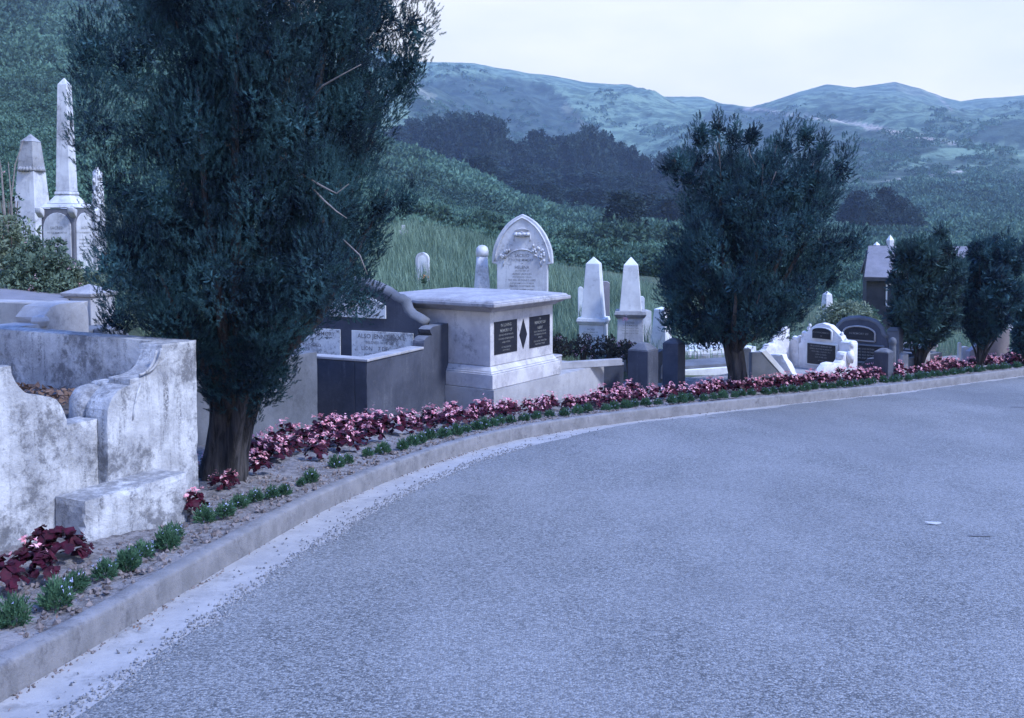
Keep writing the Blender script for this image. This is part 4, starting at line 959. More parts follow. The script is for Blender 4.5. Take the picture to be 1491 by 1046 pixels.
# ================================================================ pair of white obelisks
def pillar_obelisk(px, Y, ytip, ysh, wt, wb, ycap0, ycap1, wcap, wped, ybot, th, label, capmat, split):
    p = D(px, ybot, Y); o = root_at('obelisk', p, th, label, 'obelisk'); k = Y/F*.93; z_ = lambda py: row2z(py, Y)-p.z
    m = MB(); m.frust(0, 0, z_(ycap0)+.001, z_(ysh), wb*k, wt*k); m.pyr(0, 0, z_(ysh), z_(ytip), wt*k*1.0); m.build('shaft', M['marble_clean'], o, .006)
    m = MB(); m.frust(0, 0, z_(ycap1)+.001, (z_(ycap0)+z_(ycap1))/2, wcap*k*.86, wcap*k); m.frust(0, 0, (z_(ycap0)+z_(ycap1))/2+.0005, z_(ycap0), wcap*k, wcap*k*.94); m.build('cap', capmat, o, .006)
    m = MB(); m.frust(0, 0, -.1, z_(ycap1), wped*k*1.06, wped*k); pd = m.build('pedestal', M['marble'] if split else M['marble_clean'], o, .006)
    zc = z_(ycap1); x = -wped*k/2-.004
    lines = [('SACRED', .05, 0, zc-.08), ('TO THE MEMORY OF', .035, 0, zc-.13)]+[('WHO DIED AGED 41 YEARS', .03, 0, zc-.18-.045*i) for i in range(3)]
    link('lettering', text_mesh(lines, 'yz', x-.008, squash=.8), M['letter_light'], pd)
    m = MB(); m.box(-wped*k*.62, wped*k*.62, -wped*k*.62, wped*k*.62, -1.2, -.101); m.build('base', M['grey_concrete'], o, .01)
    return o
pillar_obelisk(864, 19.0, 374, 384, 21, 33, 462, 472, 46, 38, 508, 16, 'clean white obelisk on a square pedestal, the left one of the pair', M['marble_clean'], False)
pillar_obelisk(918, 18.6, 374, 386, 22, 34, 452, 462, 50, 39, 505, 8, 'white obelisk with a dark projecting cap, the right one of the pair', M['marble_grey'], True)  # cap in a darker grey marble than the shaft
def slabstone(px, pyt, pyb, w, Y, label, mat, rot=0, topr=.5, th=.1, taper=1.0, name='headstone', cat='headstone', round_=True):
    p = D(px, pyb, Y); o = facing(name, px, Y, p.z, rot, label, cat); k = Y/F; W = w*k/2; H = row2z(pyt, Y)-p.z
    m = MB(); wt = W*taper
    if round_: poly = [(-W, -.8), (W, -.8), (wt, H-wt*topr)]+arc(0, H-wt*topr, wt, 0, 180, 12, wt*topr)
    else: poly = [(-W, -.8), (W, -.8), (wt, H-wt*topr), (0, H), (-wt, H-wt*topr)]
    m.prism(poly, 0, th); m.build('slab', M[mat], o, .01); return o
slabstone(881, 410, 470, 14, 21.5, 'tall pinkish round-topped headstone just behind the left white obelisk', 'pink_stone', -6, .5, .14)
slabstone(846, 418, 470, 8, 23.0, 'small white stone tip peeping out left of the left obelisk', 'marble_clean', 0, .9, .1)
slabstone(936, 432, 500, 9, 20.5, 'narrow white pillar just behind the right obelisk', 'marble_clean', 0, 1.2, .14, .75, 'stone_pillar', 'pillar')
o = slabstone(944, 452, 505, 14, 20.2, 'white tapered stone between the right obelisk and the broken one', 'marble', 10, .4, .2, .8)
p = D(963, 506, 19.6); o = root_at('obelisk', p, 32, 'short truncated white obelisk left of the second cypress', 'obelisk'); z_ = lambda py: row2z(py, 19.6)-p.z
m = MB(); m.frust(0, 0, -.1, z_(450), .34, .22); m.pyr(0, 0, z_(450), z_(447), .22); m.build('shaft', M['marble_clean'], o, .008); m = MB(); m.box(-.22, .22, -.22, .22, -1.1, -.101); m.build('base', M['marble_clean'], o, .01)

# ================================================================ G6 dark piers and niche stone
def pier(px, pyb, w, h, th, label, mat, cap=.09, Yoff=0, capw=1.0):
    p = G(px, pyb, .13); o = root_at('stone_pier', p, th, label, 'pier')
    m = MB(); m.box(-w/2, w/2, -w/2, w/2, -.4, h); m.build('shaft', M[mat], o, .01)
    m = MB(); m.frust(0, 0, h+.001, h+cap, w*capw, w*.35); m.build('cap', M[mat], o, .015); return o
pier(936, 573, .34, .66, 35, 'dark square pier with a pyramid cap, left of the niche stone', 'dark_concrete', .10)
pier(981, 565, .27, .72, 35, 'taller dark square pier right of the niche stone', 'dark_concrete', .07)
p = G(968, 562, .1); o = root_at('headstone', p, 58, 'small grey headstone with an arched niche between two dark piers', 'headstone')
m = MB(); m.prism([(-.2, -.3), (.2, -.3), (.2, .48)]+arc(0, .48, .2, 0, 180, 10, .12), 0, .14); s_ = m.build('slab', M['grey_concrete'], o, .012)
m = MB(); m.prism([(-.1, .12), (.1, .12), (.1, .28)]+arc(0, .28, .1, 0, 180, 10), -.02, -.001); m.build('niche_panel', M['marble_grey'], s_, .006)
m = MB(); m.box(-.22, .22, -.14, -.001, -.3, .03); m.build('ledge', M['pale_concrete'], o, .01)
p = G(912, 573, .1); o = root_at('grave_wall', p, 72, 'dark low wall between the table tomb plinth and the first dark pier', 'wall')
m = MB(); m.box(-.95, .0, .1, .25, -.5, .42); m.build('wall', M['dark_concrete'], o, .008)
m = MB(); m.box(-.95, .0, .09, .26, .4205, .46); m.build('coping', M['pale_concrete'], o, .004)
p = G(957, 564, .1); o = root_at('grave_wall', p, 62, 'dark low wall joining the two capped piers behind the niche stone', 'wall')
m = MB(); m.box(0, .55, .55, .68, -.5, .35); m.build('wall', M['dark_concrete'], o, .008)

# ================================================================ white ledger graves behind the second cypress
def ledger(px, pyb, Y, th, x0, x1, y0, y1, h, label, mat, top='marble_clean', step=0):
    p = D(px, pyb, Y); o = root_at('ledger_grave', p, th, label)
    m = MB(); m.box(x0, x1, y0, y1, -.8, h); m.build('kerb_block', M[mat], o, .01)
    m = MB(); m.box(x0+.08, x1-.08, y0+.08, y1-.08, h+.001, h+.06+step); m.build('slab', M[top], o, .01); return o
ledger(985, 548, 18.6, 66, -.1, 2.0, 0, .9, .10, 'low grey ledger with a white edge, in front of the taller white one', 'marble_clean', 'grey_concrete')
ledger(985, 530, 20.6, 66, -.1, 2.1, 0, 1.2, .14, 'bright white raised ledger grave beyond the low one', 'marble_grey', 'marble_clean', .04)
slabstone(1090, 508, 550, 12, 18.3, 'grey stub post right of the second cypress trunk', 'grey_concrete', 0, .2, .15, 1.0, 'post', 'post')
p = G(1094, 558, .1); o = root_at('sloped_grave_end', p, 80, 'dark wedge-shaped grave end with a bright white sloping coping', 'grave end')
m = MB(); m.prism([(0, -.3), (0, .52), (.18, .52), (.62, .06), (.62, -.3)], 0, .12); m.build('wedge', M['grey_concrete'], o, .01)
m = MB(); m.prism([(.17, .53), (.26, .565), (.66, .12), (.60, .075)], -.01, .13); m.build('coping', M['marble_clean'], o, .006)

# ================================================================ G8 ornate white grave
p = G(1189, 558, .1); g8 = root_at('walled_grave', p, 50, 'ornate rough white plaster grave with stepped headboard and two black plaques')
pz = p.z; z8 = lambda py, Y=18.4: row2z(py, Y)-pz
m = MB(); m.box(1.0, 1.26, 0, .2, -.4, z8(501, 18.0)); m.frust(1.13, .1, z8(501, 18.0)+.001, z8(498, 18.0), .27, .2, .21, .14); m.build('pier', M['rough_white'], g8, .015)
m = MB(); m.prism([(0, -.3), (0, .04), (.10, .08), (.22, .22), (.34, .30), (.52, .31), (.53, .27), (.72, .27), (.80, .33)]+[(.90-.1*math.cos(math.radians(a)), .36+.1*math.sin(math.radians(a))) for a in (0, 30, 60, 90)]+[(.999, .46), (.999, -.3)], 0, .16); o = m.build('front_wall', M['rough_white'], g8); roughen(o, .008, .06, 3, .02)
m = MB(); m.tube([(.97, -.03, .26), (.97, -.035, .38), (.97, -.03, .47)], [.05, .075, .05], 12); o = m.build('scroll_drum', M['rough_white'], g8, smooth=True)
m = MB(); m.tube([(1.0, -.03, .50), (1.0, -.035, .58), (1.0, -.03, .64)], [.03, .055, .03], 12); o = m.build('scroll_drum', M['rough_white'], g8, smooth=True)
m = MB(); m.prism([(.17, -.3), (.17, .05), (.40, .05), (.50, .12), (.58, .28), (.66, .34), (.70, .42), (.95, .40), (1.00, .36), (1.35, .40), (1.6, .44), (1.6, -.3)], 0, .14, 'yz'); o = m.build('end_wall', M['rough_white'], g8); roughen(o, .012, .06, 6, .03)
m = MB(); m.prism([(.145, -.3), (.145, .34), (.35, .40), (.42, .50), (.6, .52), (.70, .62), (.85, .66), (.9, .76), (1.09, .80), (1.09, -.3)], 1.3, 1.44); o = m.build('side_wall', M['rough_white'], g8); roughen(o, .014, .06, 4, .04)
m = MB(); m.box(.145, 1.09, .17, 1.29, -.3, .05); m.build('infill', M['pale_concrete'], g8)
m = MB(); m.prism([(1.125, -.3), (1.125, .66), (1.2, .60), (1.28, .62), (1.34, .50), (1.48, .47), (1.6, .36), (1.6, -.3)], 1.12, 1.24, 'yz'); o = m.build('wing_wall', M['rough_white'], g8); roughen(o, .014, .06, 8, .04)
c = .62; xh = 1.10; top8 = z8(472)
half = [(.50, -.3), (.50, .48), (.46, .52), (.47, .58), (.41, .63), (.38, .70), (.30, .755), (.24, .80), (.14, top8-.03), (0, top8)]
m = MB(); m.prism([(c-a, z) for a, z in half]+[(c+a, z) for a, z in half[-2::-1]], xh, xh+.15, 'yz'); hb = m.build('headboard', M['rough_white'], g8); roughen(hb, .007, .06, 9, .03)
rs = np.random.RandomState(21)
for a, z in [(.30, .84), (.34, .78), (.42, .68), (.47, .62), (.52, .56), (-.36, .74), (-.44, .62)]:
    s_ = rs.uniform(.045, .065); m = MB(); m.lathe(xh+.06, c+a, [(s_*.5, z-s_), (s_, z-s_*.3), (s_*.9, z+s_*.5), (s_*.3, z+s_)], 7)
    o = m.build('broken_ornament', M['rough_white'], hb); roughen(o, .015, .04, 3, .01)
def plaque(poly, lines, parent, x, cy_, frame='white_paint', fx=1.13, fz=1.16):
    a0 = sum(a for a, _ in poly)/len(poly); b0 = (min(b for _, b in poly)+max(b for _, b in poly))/2
    m = MB(); m.prism([(cy_-(a0+(a-a0)*fx), b0+(b-b0)*fz) for a, b in poly], x-.03, x-.0005, 'yz'); f_ = m.build('plaque_frame', M[frame], parent, .008)
    m = MB(); m.prism([(cy_-a, b) for a, b in poly], x-.038, x-.031, 'yz'); m.build('plaque', M['black_granite'], parent, .002)
    link('lettering', text_mesh(lines, 'yz', x-.0405, cy_), M['letter_light'], parent)
plaque([(-.19, z8(495)), (.19, z8(495)), (.19, z8(484))]+arc(0, z8(484), .19, 0, 180, 8, .06)[1:-1]+[(-.19, z8(484))], [('IN LOVING MEMORY', .038, 0, z8(486)), ('OF', .03, 0, z8(491))], hb, xh, c)
zp0, zp1 = z8(533), z8(503)
plaque([(-.29, zp0), (.29, zp0), (.29, zp1), (-.29, zp1)], [('IN LOVING MEMORY OF', .04, 0, zp1-.04), ('DEARLY BELOVED HUSBAND OF', .032, 0, zp1-.09), ('WHO DIED 2 AUGUST 1919', .032, 0, zp1-.14), ('AGED 52 YEARS', .032, 0, zp1-.19), ('ALSO THEIR SON', .032, 0, zp1-.24), ('AT REST', .032, 0, zp1-.30)], hb, xh, c)

# ================================================================ G9 dark arched grave
p = G(1286, 552, .1); g9 = root_at('walled_grave', p, 40, 'dark grey grave with an arched headboard, right of the ornate white one')
pz = p.z; Y9 = 19.3; z9 = lambda py: row2z(py, Y9)-pz
m = MB(); m.prism([(.15, -.3), (.15, .36), (.30, .34), (.36, .26), (.60, .04), (.60, -.3)], 0, .14, 'yz'); m.build('end_wall', M['dark_concrete'], g9, .01)
c = .88; xh = 1.1; t9 = z9(466); m = MB()
half = [(.56, -.3), (.56, z9(500)), (.53, z9(492)), (.46, z9(488)), (.42, z9(479)), (.32, z9(471)), (.18, z9(467.5)), (0, t9)]
m.prism([(c-a, z) for a, z in half]+[(c+a, z) for a, z in half[-2::-1]], xh, xh+.16, 'yz'); hb = m.build('headboard', M['dark_concrete'], g9, .015)
m = MB(); pts = [(xh+.04, c-a, z) for a, z in half[2:]]+[(xh+.04, c+a, z) for a, z in half[-2:1:-1]]; m.tube(pts, [.05]*len(pts), 8); m.build('coping_moulding', M['grey_concrete'], hb, smooth=True)
zb, za = z9(499), z9(488)
m = MB(); pts = [(xh-.01, c-.31, zb), (xh-.01, c-.31, za)]+[(xh-.01, c+a, z) for a, z in arc(0, za, .31, 180, 0, 10, .13)]+[(xh-.01, c+.31, zb), (xh-.01, c-.31, zb)]; m.tube(pts, [.018]*len(pts), 6); m.build('niche_moulding', M['pale_concrete'], hb, smooth=True)
m = MB(); m.prism([(c-.28, zb+.02), (c+.28, zb+.02), (c+.28, za)]+arc(c, za, .28, 0, 180, 8, .11)[1:-1]+[(c-.28, za)], xh-.02, xh-.001, 'yz'); m.build('plaque', M['black_granite'], hb, .003)
m = MB(); m.box(xh-.02, xh-.001, c-.44, c+.44, z9(528), z9(508)); m.build('plaque', M['black_granite'], hb, .003)
link('lettering', text_mesh([('IN MEMORY OF', .055, 0, z9(489))]+[('BELOVED HUSBAND AND FATHER', .04, 0, z9(511+4.5*i)) for i in range(4)], 'yz', xh-.023, c), M['letter_light'], hb)
for zz2 in (z9(505), z9(531)):
    m = MB(); m.box(xh-.05, xh-.0005, c-.5, c+.5, zz2-.015, zz2+.015); m.build('string_course', M['grey_concrete'], hb, .006)
pier(1286, 552, .26, .48, 40, 'short dark pier with a domed cap at the front of the dark arched grave', 'dark_concrete', .06)
p = G(1302, 545, .1); o = root_at('stone_pier', p, 40, 'tallest grey pier with chamfered cap, right end of the dark arched grave', 'pier')
m = MB(); m.box(-.12, .12, -.12, .12, -.4, .82); m.build('shaft', M['grey_concrete'], o, .01); m = MB(); m.frust(0, 0, .821, .89, .26, .16); m.build('cap', M['grey_concrete'], o, .02)
p = G(1299, 549, .1); o = root_at('stone_post', p, 40, 'slim round-headed grey post between the two piers of the dark arched grave', 'post')
m = MB(); m.lathe(0, 0, [(.06, -.3), (.06, .55), (.05, .58), (.065, .61), (.068, .66), (.045, .71), (.01, .73)], 14); m.build('post', M['grey_concrete'], o, smooth=True)

# ================================================================ small plots beyond the third tree, slanted panel
def plot(px, pyb, w, d, h, th, label, mat):
    p = G(px, pyb, .1); o = root_at('kerbed_grave', p, th, label)
    m = MB(); t = .12; m.box(0, w, 0, t, -.3, h); m.build('front_kerb', M[mat], o, .01)
    m = MB(); m.box(0, t, t+.001, d, -.3, h); m.box(w-t, w, t+.001, d, -.3, h); m.box(t+.001, w-t-.001, d-t, d, -.3, h); m.build('kerb_frame', M[mat], o, .01)
    m = MB(); m.box(t+.001, w-t-.001, t+.001, d-t-.001, -.3, h-.08); m.build('infill', M['pale_concrete'], o)
    m = MB(); m.box(-.03, .18, -.03, .18, -.3, h+.1); m.pyr(.075, .075, h+.101, h+.16, .2); m.build('corner_post', M['pale_concrete'], o, .008); return o
plot(1313, 546, 1.2, 1.2, .28, 50, 'low grey kerbed plot left behind the third cypress trunk', 'grey_concrete')
plot(1345, 543, .7, .9, .34, 50, 'small dark kerbed plot right of the third cypress trunk', 'dark_concrete')
p = G(1361, 536, .1); o = root_at('bench_tomb', p, 55, 'pale moulded chest tomb like a bench between the third and fourth cypress', 'tomb')
m = MB(); m.box(0, .50, .3, .9, -.3, .36); m.box(.02, .48, .28, .299, .1, .2); m.build('chest', M['marble_grey'], o, .015); m = MB(); m.box(-.03, .53, .27, .93, .361, .42); m.build('lid', M['pale_concrete'], o, .012)
slabstone(1402, 499, 536, 4.5, 20.5, 'slim white post left of the fourth cypress', 'white_paint', 0, .5, .06, .9, 'post', 'post')
slabstone(1411, 505, 536, 10, 22.5, 'pale rough stone just left of the fourth cypress trunk', 'pale_concrete', 0, .4, .12)
p = G(1441, 536, .1); k = 21.5/F; o = facing('headstone', 1441, 22.2, p.z, 14, 'broad plain pinkish grey slab with a sloping left shoulder, right of the fourth cypress', 'headstone')
m = MB(); H = row2z(480, 22.2)-p.z; m.prism([(-.42, -.4), (-.42, .2), (.26, H), (.58, H), (.58, -.4)], 0, .14); m.build('slab', M['pink_stone'], o, .012)
o = facing('leaning_board', 1484, 24.0, gz(24)+.1, 0, 'white leaning board behind the broad slab at the right edge', 'board')
m = MB(); m.prism([(-.12, .1), (.12, .3), (.14, .55), (-.12, .80), (-.2, .80), (-.05, .5)], 0, .04); m.build('board', M['white_paint'], o, .004)

# ================================================================ chapel
Y = 42; zg = -3.6; p = D(1260, 500, Y); ch = empty('chapel', (p.x, Y, zg), math.radians(-17), 'dark boarded chapel with a plain grey gable roof, behind the small cypresses', 'chapel')
k = Y/F; Wd = 158*k; ez = row2z(400, Y)-zg; rz_ = row2z(364, Y)-zg+.12; Dp = 4.4
m = MB(); m.box(0, Wd, 0, Dp, -.5, ez)
m.prism([(0, ez+.001), (Dp, ez+.001), (Dp/2, rz_-.2)], 0.02, Wd-.02, 'yz'); m.build('wall', M['chapel_board'], ch)
m = MB()
for i in range(int(Wd/.22)): m.box(i*.22, i*.22+.03, -.025, -.001, 0, ez-.05)
m.build('batten', M['chapel_board'], ch)
m = MB(); e = .25; s = (rz_-ez)/(Dp/2)
A_ = [(-e, ez-e*s*.6), (Dp/2, rz_), (Dp+e, ez-e*s*.6), (Dp+e, ez-e*s*.6-.10), (Dp/2, rz_-.12), (-e, ez-e*s*.6-.10)]
me = m.prism([(a, b) for a, b in A_], -.10, Wd+.10, 'yz').mesh('roof')
for v in me.vertices:
    if v.co.z > rz_-.5*(rz_-ez): v.co.x = Wd/2+(v.co.x-Wd/2)*(.90 if v.co.x < Wd/2 else 1.0)
link('roof', me, M['slate'], ch, .01)
m = MB(); m.box(-.12, Wd+.12, -e-.05, -e-.001, ez-e*s*.6-.16, ez-e*s*.6-.02); m.build('gutter_board', M['chapel_board'], ch)
for xw in (.75, Wd-1.4):
    m = MB(); m.box(xw, xw+.45, -.04, -.002, ez-1.3, ez-.35); f = m.build('window', M['white_paint'], ch, .005)
    m = MB(); m.box(xw+.06, xw+.39, -.046, -.041, ez-1.24, ez-.41); m.build('pane', M['glass'], f)
m = MB(); m.box(Wd-.09, Wd+.02, -.12, -.04, 0, ez-.1); m.build('downpipe', M['white_paint'], ch)
for px, yt, ys_, w, lab in [(1277, 352, 357, 8, 'short pinkish obelisk tip above the left end of the chapel roof'), (1296.5, 342, 350, 9, 'taller grey obelisk tip above the chapel roof')]:
    Y = 50.0; p = D(px, 420, Y); o = facing('obelisk', px, Y, p.z, 20, lab, 'obelisk'); z_ = lambda py: row2z(py, Y)-p.z
    m = MB(); m.frust(0, 0, -1.5, z_(ys_), w*Y/F*1.15, w*Y/F*.85); m.build('shaft', M['pink_stone' if px < 1290 else 'marble'], o); m = MB(); m.pyr(0, 0, z_(ys_)+.001, z_(yt), w*Y/F*.86); m.build('tip', M['marble_clean'], o)
Y = 30; p = D(1206, 470, Y); o = facing('obelisk', 1206, Y, p.z, 20, 'white obelisk top rising over the pale bush left of the chapel', 'obelisk')
m = MB(); H = row2z(424, Y)-p.z; m.frust(0, 0, -1, H-.1, .42, .2); m.pyr(0, 0, H-.1, H, .2); m.build('shaft', M['marble'], o, .008)
# red roofed cottage in the valley
Y = 95; p = D(806, 412, Y); zt0 = float(terrain(np.array([px2x(806, Y)]), np.array([Y*1.]))[0]); co = facing('cottage', 806, Y, zt0-.5, 25, 'small house with a pink-red roof and chimney, half hidden right of the pointed headstone', 'house')
H = row2z(378, Y)-zt0+.5; m = MB(); m.box(-2.2, 2.2, 0, 3.5, -1, H-1.3); m.build('wall', M['house_wall'], co)
m = MB(); m.prism([(-2.5, H-1.35), (2.5, H-1.35), (1.0, H), (-1.0, H)], -.2, 3.7); m.build('roof', M['house_roof'], co)
m = MB(); m.box(.2, .6, 1.2, 1.6, H-.3, H+.35); m.build('chimney', M['house_roof'], co)
# ---------------------------------------------------------------- shrubs near the graves
def shrub(px, pyt, pyb, w, Y, mat, label, seed, n=420, sc=.11, flower=None, name='shrub', cat='shrub', depth=None, group=None):
    X = px2x(px, Y); zb = row2z(pyb, Y); H = row2z(pyt, Y)-zb; r = w*Y/F/2; d = depth or r
    rt = empty(name, (X, Y, zb), 0, label, cat, group); rs = np.random.RandomState(seed)
    q = rs.randn(n, 3); q /= np.linalg.norm(q, axis=1)[:, None]; q[:, 2] = np.abs(q[:, 2]); q *= (rs.rand(n, 1)**.35)
    cl = 1+.22*np.sin(q[:, 0]*8+seed)*np.sin(q[:, 1]*9)*np.sin(q[:, 2]*5+1)
    V, Fc = place(QL, q*cl[:, None]*np.array([r, d, H]), q+rs.randn(n, 3)*.4+[0, 0, .4], rs.uniform(.6, 1.4, n)*sc, rs)
    link('foliage', mesh_np('foliage', V, Fc), M[mat], rt)
    m = MB()
    for i in range(5):
        a = i*1.3; m.tube([(0, 0, -.3), (r*.2*math.cos(a), d*.2*math.sin(a), H*.3), (r*.6*math.cos(a), d*.6*math.sin(a), H*.75)], [.02, .014, .006], 5)
    m.build('stem', M['twig'], rt)
    if flower:
        k = flower[1]; q = rs.randn(k, 3); q /= np.linalg.norm(q, axis=1)[:, None]; q[:, 2] = np.abs(q[:, 2]); q[:, 1] = -np.abs(q[:, 1])
        c = q*np.array([r, d, H])*1.03; P = np.repeat(c, 9, 0)+rs.randn(k*9, 3)*.018
        V, Fc = place(LT, P, rs.randn(k*9, 3)+[0, -.6, .6], np.full(k*9, flower[2]), rs); link('blossom', mesh_np('blossom', V, Fc), M[flower[0]], rt)
    return rt
shrub(15, 318, 425, 100, 13.2, 'pale_bush', 'pale silvery weeds and grasses at the far left edge', 1, 500, .09)
shrub(60, 352, 432, 120, 12.9, 'grey_bush', 'leafy grey-green bush with a few pink flowers in front of the tallest obelisk', 2, 800, .08, ('rose_flower', 10, .022))
shrub(122, 392, 432, 60, 13.0, 'pale_bush', 'small pale green weed clump beside the stone pier', 3, 260, .07)
shrub(12, 250, 420, 50, 14.2, 'bush', 'tall thin weedy stems at the far left, behind the silvery weeds', 4, 120, .07, ('rose_flower', 5, .02))
for k, pts in enumerate([[(8, 420, 0), (12, 330, 0), (22, 240, .1), (34, 205, .2)], [(8, 330, 0), (2, 250, .1), (-4, 215, .1)], [(20, 400, 0), (17, 300, 0), (12, 236, .1)]]):
    m = MB(); P = [D(a, b, 13.6+c) for a, b, c in pts]; m.tube([q-P[0] for q in P], list(np.linspace(.016, .005, len(P))), 5); o = m.build('bare_stem', M['dead_twig']); o.location = P[0]
    tag(o, ['longest bare grey stem curving up to the right at the left edge', 'bare grey stem leaning out of the left edge', 'short upright bare grey stem at the left edge'][k], 'stem')
shrub(1236, 440, 500, 96, 25.5, 'pale_bush', 'broad pale olive bush rising behind the ornate white grave', 5, 900, .13)
shrub(1262, 448, 500, 60, 34, 'bush', 'darker bush at the foot of the chapel wall', 6, 400, .16)
for i, (px, pt, pb, w, Y, lab, nf) in enumerate([(815, 490, 515, 40, 17.4, 'low rose bush nearest the table tomb', 4), (850, 488, 518, 50, 17.6, 'rose bush in front of the left white obelisk', 7), (888, 490, 520, 44, 17.5, 'rose bush between the two white obelisks', 7), (916, 498, 520, 34, 17.3, 'rose bush below the right white obelisk', 4)]):
    shrub(px, pt, pb, w, Y, 'rosebush', lab, 30+i, 170, .06, ('rose_flower', nf, .03), 'rose_bush', 'rose bush', .35)
for i, (px, py, Y) in enumerate([(797, 457, 16.0), (910, 466, 17.2)]):
    p = D(px, py, Y); rt = empty('rose_plant', (p.x, p.y, p.z-.55), 0, ['long rose stem with one pink bloom just right of the table tomb', 'long rose stem with a pink bloom in front of the right obelisk'][i], 'rose')
    m = MB(); m.tube([(.03, 0, -.2), (0, 0, .2), (.01, 0, .54)], [.006, .005, .003], 5); m.build('stem', M['bush'], rt)
    rs = np.random.RandomState(i); V, Fc = place(LT, rs.randn(30, 3)*.025+[0, 0, .56], rs.randn(30, 3)+[0, -.5, .5], np.full(30, .05), rs); link('bloom', mesh_np('bloom', V, Fc), M['rose_flower'], rt)

# ---------------------------------------------------------------- bedding plants
def beg_protos():
    out = []
    for s in range(4):
        rs = np.random.RandomState(100+s); n = 48
        T = []
        for i in range(n):
            a = rs.rand()*2*PI; el = rs.uniform(.1, 1.35); R = .115*(.7+.4*rs.rand()); c = np.array([math.cos(a)*math.cos(el)*R, math.sin(a)*math.cos(el)*R, .03+math.sin(el)*.15*rs.uniform(.6, 1.1)])
            nrm = c-np.array([0, 0, -.02]); nrm = nrm/np.linalg.norm(nrm)+rs.randn(3)*.35; nrm[2] += .5; nrm /= np.linalg.norm(nrm)
            u = np.cross(nrm, rs.randn(3)); u /= np.linalg.norm(u); v = np.cross(nrm, u); l = rs.uniform(.024, .040)
            ring = [c+u*l*math.cos(t)+v*l*.8*math.sin(t)+nrm*(.008 if j % 2 else -.004) for j, t in enumerate(np.linspace(0, 2*PI, 7)[:-1])]
            T.append(ring)
        V = np.array(T).reshape(-1, 3); leaf = mesh_np('leaves', V, np.arange(len(V)).reshape(-1, 6)); leaf.materials.append(M['begonia_leaf'])
        k = 9; P = []; 
        for i in range(k):
            a = rs.rand()*2*PI; el = rs.uniform(.35, 1.5); c = np.array([math.cos(a)*math.cos(el)*.125, math.sin(a)*math.cos(el)*.125, .05+math.sin(el)*.17]); P += [c+rs.randn(3)*.009 for _ in range(5)]
        P = np.array(P); V, Fc = place(LT, P, P*np.array([1, 1, .7])+rs.randn(len(P), 3)*.06+[0, 0, .03], rs.uniform(.03, .046, len(P)), rs)
        fl = mesh_np('blossoms', V, Fc); fl.materials.append(M['begonia_flower']); out.append((leaf, fl))
    return out
BP = beg_protos()
def begonia(p, sc, label, group, flowers=True):
    r = empty('begonia_plant', (p[0], p[1], bed_z(p)), random.uniform(0, 6.28), label, 'begonia', group); r.scale = (sc, sc, sc*random.uniform(.85, 1.2))
    l, f = random.choice(BP)
    for nm, me in (('leaves', l),)+((('blossoms', f),) if flowers else ()):
        o = bpy.data.objects.new(nm, me); COL.objects.link(o); o.parent = r
def edge_protos():
    out = []
    for s in range(4):
        rs = np.random.RandomState(200+s); n = 230; q = rs.randn(n, 3); q /= np.linalg.norm(q, axis=1)[:, None]; q[:, 2] = np.abs(q[:, 2])*.9
        V, Fc = place([spray(5, .5, 30, .16, 300+s)], q*np.array([.05, .05, .06])*rs.uniform(.5, 1.2, (n, 1)), q+[0, 0, .45]+rs.randn(n, 3)*.25, rs.uniform(.035, .06, n), rs)
        g = mesh_np('leaves', V, Fc); g.materials.append(M['edging'])
        k = 10; q = rs.randn(k, 3); q /= np.linalg.norm(q, axis=1)[:, None]; q[:, 2] = np.abs(q[:, 2]); P = np.repeat(q*np.array([.085, .085, .105]), 3, 0)+rs.randn(k*3, 3)*.004
        V, Fc = place(LT, P, P+rs.randn(k*3, 3)*.04, rs.uniform(.008, .014, k*3), rs); f = mesh_np('flowers', V, Fc); f.materials.append(M['lobelia_flower']); out.append((g, f))
    return out
EP = edge_protos()
def edging(p, sc, label, group):
    r = empty('edging_plant', (p[0], p[1], bed_z(p)), random.uniform(0, 6.28), label, 'edging plant', group); sc *= 1.08; r.scale = (sc, sc, sc*random.uniform(1.1, 1.5))
    g, f = random.choice(EP)
    for nm, me in (('leaves', g), ('flowers', f)):
        o = bpy.data.objects.new(nm, me); COL.objects.link(o); o.parent = r
near = [(20, 908, 1.1), (84, 883, 1.15), (108, 862, 1.0), (153, 840, 1.0), (186, 828, .95), (208, 812, .95), (243, 797, 1.1), (252, 785, 1.0), (299, 760, 1.0), (328, 752, .95), (349, 738, .9), (372, 730, .85), (396, 724, .8), (415, 720, .75), (452, 702, .95), (438, 706, .5), (490, 680, 1.05), (506, 674, .8), (536, 664, .8), (551, 660, .5)]
nl = ['edging clump at the bottom left corner of the view', 'biggest edging clump, below the dark red begonias', 'edging clump just behind the biggest one', 'edging clump in front of the left end of the white step', 'edging clump in front of the middle of the step, nearer one', 'edging clump in front of the middle of the step, farther one', 'broad edging clump below the right end of the step', 'edging clump tucked against the right end of the step', 'edging clump with pale blue flowers just right of the white wall corner', 'edging clump second right of the white wall corner', 'edging clump below the foot of the cypress trunk', 'edging clump just right of the cypress trunk foot', 'small edging clump second right of the trunk foot', 'small edging clump third right of the trunk foot', 'upright edging clump alone before a gap', 'tiny edging clump touching an upright one', 'wide edging clump after the gap, left half', 'wide edging clump after the gap, right half', 'flat edging clump before the continuous row', 'tiny edging clump at the start of the continuous row']
for (px, py, s), l in zip(near, nl): p = G(px, py, .13); edging((p.x, p.y), s*.84*random.uniform(.95, 1.05), l, None)
rs = np.random.RandomState(77)
s0 = KS[np.argmin(np.hypot(K[:, 0]-G(600, 660, .13).x, K[:, 1]-G(600, 660, .13).y))]; s = s0; far_arc = arc_at(24.5)
